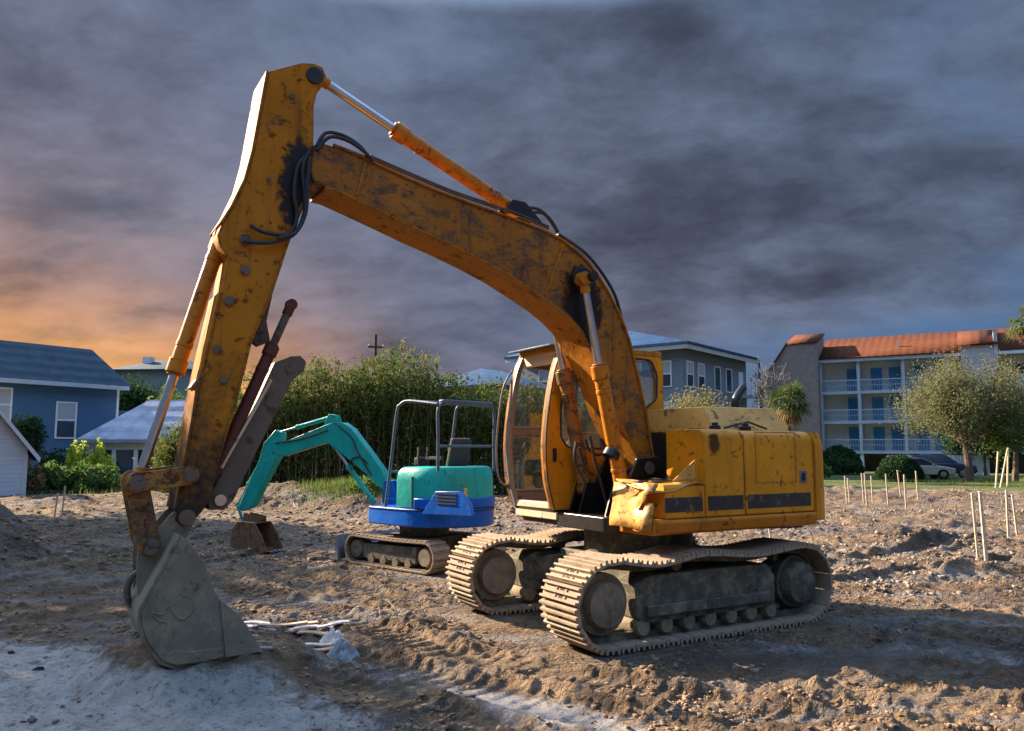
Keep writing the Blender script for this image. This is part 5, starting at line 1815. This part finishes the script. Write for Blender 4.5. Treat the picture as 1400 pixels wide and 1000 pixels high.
def apartment():
    ax = (.862, -.507)
    P0 = (30.0, 78.0)
    root = empty('apartment_building', (P0[0], P0[1], GL), rz_of(ax), 'four storey apartment block with orange tiled roof and balconies', 'building')
    def lx(px):                                # distance along the front under a photo column
        k = (px - 700) / 1106.0
        return (k * P0[1] - P0[0]) / (ax[0] - k * ax[1])
    g0 = 2.55                                   # first balcony slab
    fh = 2.83
    W = 22.0
    dep = 1.5
    MB().bb(0, W, dep, 11, g0, g0 + 3 * fh + .2).build('wall', M['stucco_tan'], root)
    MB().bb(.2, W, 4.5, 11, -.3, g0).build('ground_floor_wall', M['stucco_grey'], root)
    for k in range(3):
        z = g0 + k * fh
        MB().bb(0, W, -.05, dep, z - .28, z).build('balcony_slab', M['slab_blue_grey'], root)
    # party walls and columns
    cols = [lx(1178), lx(1240), lx(1300)]
    for c in cols:
        MB().bb(c - .14, c + .14, -.02, dep - .002, g0 + .001, g0 + 3 * fh).build('party_wall', M['slab_blue_grey'], root)
        MB().bb(c - .16, c + .16, .1, .42, -.3, g0 - .281).build('column', M['white_trim'], root)
    MB().bb(-.02, .14, -.02, dep - .003, g0 + .001, g0 + 3 * fh).build('party_wall', M['slab_blue_grey'], root)
    # louvred doors
    ds = [lx(1166.5), lx(1200.5), lx(1226), lx(1262), lx(1286)]
    for k in range(3):
        z = g0 + k * fh
        for d in ds:
            do = MB().bb(d - .5, d + .5, dep - .05, dep - .002, z + .02, z + 2.25).build('door', M['blue_door'], root)
            sl = MB()
            for j in range(9):
                sl.box((d, dep - .07, z + .25 + j * .21), (.84, .05, .09), Matrix.Rotation(R(28), 3, 'X'))
            sl.build('louvre', M['blue_door'], do)
        # balcony rails between the party walls
        xs = [.14] + sum([[c - .14, c + .14] for c in cols], []) + [lx(1312)]
        for a, b in zip(xs[::2], xs[1::2]):
            r = MB().bb(a, b, .0, .05, z + 1.0, z + 1.08).bb(a, b, .0, .04, z + .5, z + .54)
            n = max(3, int((b - a) / .22))
            for j in range(n):
                x = a + (b - a) * (j + .5) / n
                r.bb(x - .012, x + .012, .012, .036, z, z + 1.0)
            r.build('rail', M['slab_blue_grey'], root)
            MB().bb(a, b, .015, .03, z + .05, z + .95).build('rail_panel', M['cab_glass'], root)
    # eaves and roof
    ez = g0 + 3 * fh
    MB().bb(-.2, W, -.3, dep + .2, ez - .02, ez + .38).build('fascia', M['slab_blue_grey'], root)
    q = MB().add([(-.1, -.45, ez + .40), (W, -.45, ez + .40), (W, 5.2, ez + 2.9), (-.1, 5.2, ez + 2.9), (W, 11, ez + .40), (-.1, 11, ez + .40)], [(0, 1, 2, 3), (3, 2, 4, 5), (0, 3, 5), (1, 4, 2)])
    roof = q.build('roof', M['orange_tile_roof'], root)
    md = roof.modifiers.new('thickness', 'SOLIDIFY'); md.thickness = .15
    MB().bb(lx(1232), lx(1234), 1.6, 1.8, ez + 1.2, ez + 1.9).build('vent_pipe', M['white_trim'], roof)
    # stair tower at the left end
    tw = MB()
    zt = ez + 1.95
    tw.prism([(-4.9, -.3), (-.03, -.3), (-.03, zt), (-2.75, zt), (-4.9, zt - 3.1)], -1.2, 7.0)
    tower = tw.build('stair_tower', M['stucco_grey'], root)
    r = MB().add([(-2.85, -1.35, zt + .02), (.07, -1.35, zt + .02), (.07, 3.0, zt + 1.35), (-2.85, 3.0, zt + 1.35)], [(0, 1, 2, 3)])
    ro = r.build('tower_roof', M['orange_tile_roof'], tower)
    md = ro.modifiers.new('thickness', 'SOLIDIFY'); md.thickness = .14
    MB().add([(-2.75, 2.95, zt), (-.03, 2.95, zt), (-.03, 2.95, zt + 1.25), (-2.75, 2.95, zt + 1.25), (-2.75, -1.2, zt + .001), (-.03, -1.2, zt + .001)], [(0, 1, 2, 3), (4, 0, 3), (5, 2, 1)]).build('tower_cheek', M['stucco_grey'], tower)
    r2 = MB().bar((-5.05, 2.9, zt - 3.28), (-2.75, 2.9, zt + .06), 8.5, .14)
    r2.build('lean_to_roof', M['orange_tile_roof'], tower)
    # projecting bay at the right with its own roof
    x0, x1 = lx(1322), lx(1371)
    bay = MB().bb(x0, x1, -1.0, dep, g0 - .28, ez + .75).build('bay', M['stucco_pale'], root)
    b2 = MB().add([(x0 - .3, -1.25, ez + .77), (x1 + .1, -1.25, ez + .77), (x1 + .1, 4.0, ez + 2.55), (x0 - .3, 4.0, ez + 2.55)], [(0, 1, 2, 3)]).build('bay_roof', M['orange_tile_roof'], bay)
    md = b2.modifiers.new('thickness', 'SOLIDIFY'); md.thickness = .15
    MB().bb(x1 - .2, x1 + .1, -1.05, 2.5, ez - .5, ez + 2.0).build('party_fin', M['stucco_pale'], bay)
    for k in range(1, 3):
        z = g0 + k * fh
        MB().bb(x1 + .15, W, -.06, -.0, z + .02, z + 1.0).build('rail_panel', M['white_trim'], root)
        wall_window(root, x1 + 2.0, dep, z + .2, 1.4, 1.9, '-y', pane='window_dark')
    MB().bb(x1 + .11, W + .2, -.8, -.46, ez - .1, ez + .15).build('fascia', M['white_trim'], root)


blue_house(); white_shed(); porch_house(); distant_house(); grey_building(); apartment()

# pavement and low wall in front of the apartment block
sheet = MB().slab([(20, 66.5), (45, 59.5), (46.5, 63), (21, 70.5)], GL - .2, GL + .02)
tag(sheet.build('pavement', M['asphalt']), 'grey car park strip in front of the apartment block', 'pavement', kind='structure')
kb = MB().slab([(20, 66.0), (34, 62.1), (34.05, 62.5), (20.1, 66.4)], GL - .2, GL + .14)
tag(kb.build('kerb', M['concrete'], None, .02), 'pale concrete kerb along the car park', 'kerb', kind='structure')
for i, (x0, y0, x1, y1, lab) in enumerate(((30.5, 65.8, 33.3, 65.0, 'plain white board fence panel beside the green sign'), (33.7, 64.9, 37.6, 63.8, 'plain white board fence panel behind the parked cars'))):
    f = empty('fence_panel', (x0, y0, GL), math.atan2(y1 - y0, x1 - x0), lab, 'fence')
    L = math.hypot(x1 - x0, y1 - y0)
    n = int(L / .5)
    for k in range(n):
        MB().bb(k * L / n + .01, (k + 1) * L / n - .01, 0, .04, .2, 2.2).build('board', M['white_board'], f)
    MB().bb(0, L, .041, .10, .5, .6).bb(0, L, .041, .10, 1.7, 1.8).build('rail', M['white_board'], f)
    for k in (0.05, L - .05):
        MB().bb(k - .05, k + .05, .101, .2, -.2, 2.2).build('post', M['white_board'], f)
sg = empty('sign', (32.3, 63.2, GL), R(-15), 'narrow teal sign board standing by the white fence', 'sign')
MB().bb(-.42, .42, -.03, .03, .4, 2.3).build('board', M['teal_sign'], sg, .01)
for s in (-.3, .3):
    MB().bb(s - .05, s + .05, .031, .1, -.2, 2.2).build('post', M['white_trim'], sg)


# ------------------------------------------------------------------ parked cars
def car(label, x, y, rz, body, prof, cab):
    z = gz(x, y)
    root = empty('parked_car', (x, y, max(z, GL) + .03), rz, label, 'car')
    hw = .86
    q = MB().prism(rounded(prof, .10, 3), -hw, hw)
    b = q.build('body', M[body], root, .07)
    c = rounded(cab, .12, 3)
    n = len(c)
    zlo = min(p[1] for p in c); zhi = max(p[1] for p in c)
    V = []
    for s in (-1, 1):
        for u, zz in c:
            V.append((u, s * (hw - .02 - .20 * (zz - zlo) / (zhi - zlo)), zz))
    MB().add(V, [tuple(range(n)), tuple(range(2 * n - 1, n - 1, -1))] + [(i, n + i, n + (i + 1) % n, (i + 1) % n) for i in range(n)]).build('cabin', M[body], root, .03)
    # side glass
    for s in (-1, 1):
        V = []
        cu = sum(p[0] for p in cab) / len(cab)
        for u, zz in cab:
            zz2 = zlo + .10 + (zz - zlo) * .80
            if zz < zlo + .1:
                zz2 = zlo + .08
            V.append((cu + (u - cu) * .86, s * (hw - .012 - .20 * (zz2 - zlo) / (zhi - zlo)), zz2))
        MB().add(V, [tuple(range(len(V)))]).build('side_window', M['window_dark'], root)
    f0, f1 = cab[-1], cab[-2]                    # windscreen edge
    V = []
    for t in (.12, .9):
        u, zz = f0[0] + (f1[0] - f0[0]) * t + .012, f0[1] + (f1[1] - f0[1]) * t + .012
        ww = hw - .12 - .20 * t
        V += [(u, -ww, zz), (u, ww, zz)]
    MB().add(V, [(0, 1, 3, 2)]).build('windscreen', M['window_dark'], root)
    for u in (1.35, -1.32):
        for s in (-1, 1):
            MB().cyl((u, s * (hw - .2), .31), (u, s * (hw + .015), .31), .36, n=20).build('wheel_arch', M['black_recess'], root)
            wl = MB().lathe([(0, -.09), (.22, -.10), (.31, -.09), (.32, 0), (.31, .09), (.22, .10), (0, .09)], (u, s * (hw - .07), .31), 'y', 22).build('wheel', M['tyre'], root)
            MB().lathe([(0, .105), (.06, .115), (.20, .10), (.205, .08)] if s > 0 else [(0, -.105), (.06, -.115), (.20, -.10), (.205, -.08)], (u, s * (hw - .07), .31), 'y', 20).build('rim', M['alloy'], wl)
    um = max(p[0] for p in prof)
    for s in (-1, 1):
        MB().box((um - .10, s * .62, .66), (.16, .30, .13)).build('headlight', M['chrome'], root, .03)
        MB().box((min(p[0] for p in prof) + .06, s * .66, .78), (.12, .22, .16)).build('tail_light', M['red_lens'], root, .03)
    MB().box((um - .02, 0, .45), (.06, 1.0, .14)).build('grille', M['black_recess'], root, .01)
    for s in (-1, 1):
        MB().box((.72, s * (hw + .06), .98), (.10, .14, .10)).build('mirror', M[body], root, .02)


sed_p = [(-2.15, .25), (2.1, .25), (2.2, .5), (2.12, .72), (1.2, .88), (-1.5, .95), (-2.1, .92), (-2.2, .6)]
sed_c = [(-1.75, .90), (-1.1, 1.38), (.1, 1.42), (1.15, .86)]
sed_c = [(-1.75, .90), (-1.05, 1.36), (.15, 1.42), (1.15, .86)]
car('silver saloon car parked beside the clipped round bush', 28.0, 56.0, R(-8), 'car_silver', sed_p, sed_c)
suv_p = [(-2.2, .28), (2.15, .28), (2.25, .6), (2.15, .88), (1.1, 1.02), (-2.15, 1.05), (-2.25, .7)]
suv_c = [(-2.1, 1.0), (-1.9, 1.58), (.2, 1.62), (1.1, 1.0)]
car('dark blue car parked behind the silver saloon', 31.4, 59.2, R(-30), 'car_blue', suv_p, suv_c)

# ------------------------------------------------------------------ trees and shrubs
def pix(px, D):
    """x of a photo column at a depth"""
    return (px - 700) / 1106.0 * D


def gp(px, D):
    x = pix(px, D)
    return (x, D, gz(x, D) - .02)


tree('broad olive green tree with spreading crown standing on the grass by the parked cars', gp(1322, 51), 2.2, (-.3, 0, 4.7), (4.2, 4.0, 3.4), 36000, .075, 'leaf_grey', 21, r0=.22, n1=20, n2=9, spread=.11)
tree('dark leafy tree beside the leaning support poles', gp(1385, 52), 1.8, (0, 0, 3.6), (2.4, 2.4, 2.5), 14000, .10, 'leaf_mid', 22, r0=.16, n1=10, n2=6, spread=.18)
tree('pale olive bushy tree in front of the grey blue building', gp(952, 48), 1.4, (0, 0, 3.5), (2.3, 2.0, 2.0), 14000, .085, 'leaf_olive', 23, r0=.13, n1=10, n2=6, spread=.18)
tree('thin bare branched tree beside the stair tower', gp(1055, 58), 3.0, (0, 0, 5.9), (1.5, 1.5, 3.2), 900, .09, 'twig', 24, bark='pale_bark', r0=.11, n1=16, n2=9, spread=.05)
tree('tall dark green tree between the blue house and the far house', gp(192, 58), 2.5, (0, 0, 4.9), (2.6, 2.4, 2.3), 13000, .12, 'leaf_dark', 25, r0=.2, n1=10, n2=6, spread=.2)
tree('small dark evergreen tree between the shed and the blue house', gp(30, 39), .8, (0, 0, 2.3), (.95, .9, 1.25), 6000, .085, 'leaf_dark', 26, r0=.1, spread=.2)
tree('thin feathery tree standing behind the arm cylinder', gp(238, 50), 2.2, (0, 0, 4.3), (1.7, 1.5, 2.4), 1500, .13, 'leaf_mid', 27, bark='pale_bark', r0=.09, n1=12, n2=6, spread=.1)
tree('dark shade tree growing behind the parked cars', gp(1345, 64), 1.6, (0, 0, 2.6), (3.2, 2.0, 1.9), 9000, .14, 'leaf_dark', 28, r0=.15, spread=.2)
palm('fan palm with green crown against the stair tower', gp(1080, 52), 5.0, 1.75, 52, 31)
palm('tall fan palm with hanging dry fronds at the apartment corner', gp(1424, 44), 9.0, 1.5, 44, 32)
shrub('clipped dark green round bush beside the silver saloon', gp(1228, 52), 1.45, 1.35, 7000, .10, 'leaf_dark', 41, clip=True)
shrub('low clipped hedge bush under the apartment balconies', gp(1150, 66), 1.7, 1.1, 3500, .14, 'leaf_dark', 42, clip=True)
shrub('dark hedge bush rising behind the low clipped hedge', gp(1146, 69), 1.9, 1.9, 3500, .16, 'leaf_dark', 43, clip=True)
shrub('bright yellow green shrub next to the porch corner', gp(107, 38), .62, 1.75, 1500, .13, 'leaf_bright', 44)
shrub('bright yellow green shrub in front of the porch screens', gp(136, 39), .72, 1.65, 1700, .13, 'leaf_bright', 45)
shrub('broad green shrub below the bright shrubs', gp(122, 36), 1.5, 1.0, 3200, .13, 'leaf_mid', 46)
shrub('loose green shrub beside the shed wall', gp(70, 35), 1.0, 1.0, 2200, .12, 'leaf_mid', 47)
shrub('dark shrub in the gap under the blue house wall', gp(78, 41), 1.1, 1.5, 2400, .13, 'leaf_dark', 48)
shrub('dry yellowish plant close to the shed corner', gp(52, 34), .3, .95, 350, .12, 'leaf_dry', 49)
shrub('brown green weedy shrub at the thicket edge', gp(196, 36), .9, .7, 1600, .12, 'leaf_olive', 50)
shrub('tall brownish vine covered shrub behind the bucket arm', gp(236, 35), .8, 1.7, 2300, .11, 'leaf_olive', 51)
shrub('low weedy green clump on the dirt berm', (pix(500, 25), 25, gz(pix(500, 25), 25)), .55, .3, 700, .07, 'leaf_mid', 52)
shrub('small bushes hugging the apartment tower foot', gp(1110, 56), 1.2, 1.2, 2200, .13, 'leaf_mid', 53)
for i, (px, D, h, lab) in enumerate(((541, 37, 6.9, 'leaning'), (556, 37, 6.5, 'leaning'), (581, 37, 6.4, 'leaning'), (604, 37, 6.1, 'leaning'))):
    b = gp(px, D)
    rt = empty('tall_reed', b, i * .9, 'thin tall reed with a seed plume rising above the thicket', 'reed', 'reeds above the thicket')
    MB().tube([(0, 0, 0), (.08, .05, h * .6), (.25, .1, h)], [.018, .014, .006], 5).build('stem', M['dry_stem'], rt)
    rg = np.random.default_rng(60 + i)
    Pq = np.stack([.22 + rg.normal(size=40) * .07, .1 + rg.normal(size=40) * .06, h - .25 + rg.normal(size=40) * .22], 1)
    v, f = leaf_cloud(rg, Pq, None, .07, 2.0, .2)
    link('plume', np_mesh('plume', v, f, M['leaf_olive']), rt)

# grass beyond the site
def grass_blades():
    rng = np.random.default_rng(9)
    n = 9000
    x = np.concatenate([24 + 26 * rng.random(n // 2), -24 + 11 * rng.random(n // 4), rng.normal(-5.0, .9, n - n // 2 - n // 4)])
    y = np.concatenate([42 + 16 * rng.random(n // 2), 33 + 7 * rng.random(n // 4), rng.normal(25.4, .7, n - n // 2 - n // 4)])
    z = terrain(x, y)[0]
    h = .10 + .22 * rng.random(n)
    a = rng.random(n) * 6.283
    lx, ly = rng.normal(size=n) * .06, rng.normal(size=n) * .06
    w = .012
    V = np.stack([np.stack([x - np.cos(a) * w, y - np.sin(a) * w, z - .01], 1), np.stack([x + np.cos(a) * w, y + np.sin(a) * w, z - .01], 1), np.stack([x + lx, y + ly, z + h], 1)], 1).reshape(-1, 3)
    o = link('grass', np_mesh('grass', V, np.arange(3 * n).reshape(-1, 3), M['grass_blade']))
    tag(o, 'short green grass at the edges of the site', 'grass', kind='stuff')


grass_blades()

# ------------------------------------------------------------------ poles, stakes
pb = gp(511, 72)
up_ = empty('utility_pole', pb, R(20), 'dark wooden utility pole with crossarm behind the bamboo', 'pole')
hp_ = 12.1 - pb[2]
MB().cyl((0, 0, -.2), (0, 0, hp_), .17, .13, 12).build('pole', M['pole_wood'], up_)
MB().bb(-.75, .75, -.20, -.10, hp_ - 1.25, hp_ - 1.08).build('crossarm', M['pole_wood'], up_)
for s in (-.65, .65):
    MB().cyl((s, -.15, hp_ - 1.08), (s, -.15, hp_ - .9), .05, .03, 8).build('insulator', M['white_trim'], up_)


def stake(px, ytop, ybase, label, group, z=None, lean=0.0, D=None, thick=.024, dx=0.0):
    if D is None:
        zg = 0.0
        for _ in range(12):
            p = ground_at(px, ybase, zg)
            zg = .5 * zg + .5 * gz(p[0], p[1])
        p = ground_at(px, ybase, zg)
        D = p[1]
    x = pix(px, D)
    z0 = gz(x, D)
    top = at_depth(px + dx, ytop, D)
    h = max(.3, top[2] - z0)
    rt = empty('survey_stake', (x, D, z0), 0, label, 'stake', group)
    sx = top[0] - x
    MB().bar((0, 0, -.15), (sx, 0, h), thick * 1.6, thick, up=(0, 1, 0)).build('shaft', M['stake_wood'], rt, .002)
    MB().bar((sx, 0, h + .0), (sx + sx / h * .02, 0, h + .02), thick * 1.7, thick * 1.05, up=(0, 1, 0)).build('tip', M['plank_pale'], rt, .001)


GRP = 'survey stakes in the rubble'
for (px, yt, yb, dx) in ((1155, 652, 690, 0), (1159, 655, 688, 0), (1178, 648, 690, 0), (1182, 648, 692, 0), (1190, 652, 682, 1), (1211, 649, 686, 0), (1229, 644, 680, -2), (1235, 650, 696, 1), (1252, 645, 684, 0)):
    stake(px, yt, yb, 'thin wooden survey stake in the rubble in front of the parked cars', GRP, dx=dx)
stake(1329, 676, 768, 'tall pale stake next to a twin in the rubble, the thinner one', None, thick=.02)
stake(1340, 674, 778, 'tall pale stake next to a twin in the rubble, the thicker one', None, thick=.028)
stake(1371, 672, 740, 'single slightly leaning stake at the dirt bank beyond the twin stakes', None, dx=5)
stake(1384, 678, 732, 'short stake standing past the leaning stake at the dirt bank', None)
stake(79, 676, 713, 'short pale stake standing in front of the shed bushes', None, D=21)
stake(89, 666, 713, 'taller stake beside the short pale one near the shed bushes', None, D=21)
stake(1051, 716, 740, 'stub of stake in the rubble behind the excavator tail', None)
for i, (a, b) in enumerate(((1358, 1366), (1364, 1379), (1374, 1380))):
    D = 43.0 + i * .3
    x0, x1 = pix(a, D), pix(b, D)
    z0 = gz(x0, D)
    rt = empty('support_pole', (x0, D, z0), 0, 'leaning wooden prop propping the young tree', 'pole', 'props of the young tree')
    MB().cyl((0, 0, -.1), (x1 - x0, .1, 1.75 - z0 - .1 + .1 * i), .05, .045, 8).build('shaft', M['stake_wood'], rt)

# ------------------------------------------------------------------ scrap beside the bucket
rn = random.Random(3)
for i, (px, py, L, a, mt) in enumerate(((352, 856, .34, -8, 'plank_pale'), (358, 863, .42, -14, 'plank_pale'), (372, 868, .40, -4, 'rag_grey'), (386, 866, .46, 8, 'plank_wood'), (402, 862, .44, 16, 'plank_wood'), (410, 872, .38, -20, 'plank_wood'),
                                       (428, 872, .36, 12, 'plank_pale'), (438, 880, .42, -6, 'plank_wood'), (446, 888, .40, 20, 'plank_pale'), (430, 888, .34, -16, 'plank_wood'), (440, 897, .36, 5, 'plank_wood'), (455, 872, .3, 30, 'plank_pale'))):
    p = ground_at(px, py)
    z = gz(p[0], p[1])
    rt = empty('scrap_slat', (p[0], p[1], z), R(a), 'broken wooden slat in the scrap heap beside the bucket', 'slat', 'scrap slats beside the bucket')
    q = MB()
    n = 5
    for k in range(n):
        f0, f1 = -L / 2 + L * k / n, -L / 2 + L * (k + 1) / n
        h0, h1 = .03 + .012 * math.sin(k * .8 + i), .03 + .012 * math.sin((k + 1) * .8 + i)
        q.bar((f0, 0, h0), (f1 + .004, .01 * math.sin(k + i), h1), .075, .016)
    q.build('slat', M[mt], rt, .003)


def rag(px, py, w, h, seed, mat, label):
    p = ground_at(px, py)
    rng = np.random.default_rng(seed)
    n = 22
    a, b = np.meshgrid(np.linspace(-1, 1, n), np.linspace(-1, 1, n))
    hh = np.maximum(0, 1 - (a ** 2 + b ** 2) ** .9) * h
    fold = .38 * np.abs(np.sin(a * 6 + 2 * b + seed)) + .4 * np.abs(np.sin(b * 5.3 - 3 * a + seed * 2))
    V = np.stack([a.ravel() * w * (1 + .2 * np.sin(b.ravel() * 4)), b.ravel() * w * .7 * (1 + .25 * np.sin(a.ravel() * 5)), (hh * (.45 + fold)).ravel() + rng.normal(size=n * n) * .004 - .01], 1)
    i = (np.arange(n - 1)[None] + np.arange(n - 1)[:, None] * n).ravel()
    me = np_mesh('crumpled_sack', V, np.stack([i, i + 1, i + 1 + n, i + n], 1), M[mat], True)
    o = link('crumpled_sack', me)
    o.location = (p[0], p[1], gz(p[0], p[1]))
    md = o.modifiers.new('thickness', 'SOLIDIFY'); md.thickness = .006
    tag(o, label, 'sack')


rag(468, 902, .14, .15, 3, 'rag_grey', 'crumpled grey sack at the end of the scrap slats')
rag(455, 884, .12, .12, 5, 'plank_pale', 'flattened pale sack lying among the scrap slats')


def stone(px, py, s, label, mat='black_recess', seed=0):
    p = ground_at(px, py)
    rng = np.random.default_rng(seed)
    bm = bmesh.new()
    bmesh.ops.create_icosphere(bm, subdivisions=2, radius=s)
    for v in bm.verts:
        v.co *= 1 + .5 * (rng.random() - .5)
        v.co.z *= .65
    me = bpy.data.meshes.new('stone')
    bm.to_mesh(me); bm.free()
    me.materials.append(M[mat])
    o = link('stone', me)
    o.location = (p[0], p[1], gz(p[0], p[1]) + s * .3)
    tag(o, label, 'stone')


stone(53, 916, .04, 'black clod lying alone on the pale sand')
stone(15, 893, .028, 'small dark clod near the sand edge by the heap', seed=1)


def dry_twigs():
    rng = np.random.default_rng(12)
    q = MB()
    for i in range(70):
        px, py = rng.choice([(525, 835), (545, 850), (505, 800), (20, 705), (40, 690), (1240, 830)]) + rng.normal(size=2) * np.array([16, 8])
        p = ground_at(px, py)
        z = gz(p[0], p[1])
        a = rng.random() * 6.283
        L = .15 + .3 * rng.random()
        q.tube([(p[0], p[1], z + .01), (p[0] + math.cos(a) * L * .5, p[1] + math.sin(a) * L * .5, z + .05 + .08 * rng.random()), (p[0] + math.cos(a) * L, p[1] + math.sin(a) * L, z + .02 + .12 * rng.random())], .004, 4)
    o = q.build('dry_twigs', M['dry_stem'])
    tag(o, 'dry twigs and straw lying on the mud', 'twigs', kind='stuff')


dry_twigs()

# trees at the left border of the site; their shade lies over the ground by the heap
tree('round leafy tree rising past the spoil heap', (-14.6, 13.4, gz(-14.6, 13.4)), 2.6, (0, 0, 4.2), (2.4, 2.3, 1.7), 8000, .13, 'leaf_mid', 71, r0=.16, n1=11, n2=6, spread=.17)
tree('tall broad tree at the site border before the shed', (-18.9, 20.9, gz(-18.9, 20.9)), 3.6, (0, 0, 7.0), (3.2, 3.0, 2.9), 12000, .17, 'leaf_mid', 72, r0=.24, n1=14, n2=7, spread=.18)
tree('tallest broad tree beside the shed gable', (-23.5, 27.5, gz(-23.5, 27.5)), 4.2, (0, 0, 8.4), (3.4, 3.2, 3.4), 12000, .18, 'leaf_mid', 73, r0=.26, n1=14, n2=7, spread=.18)
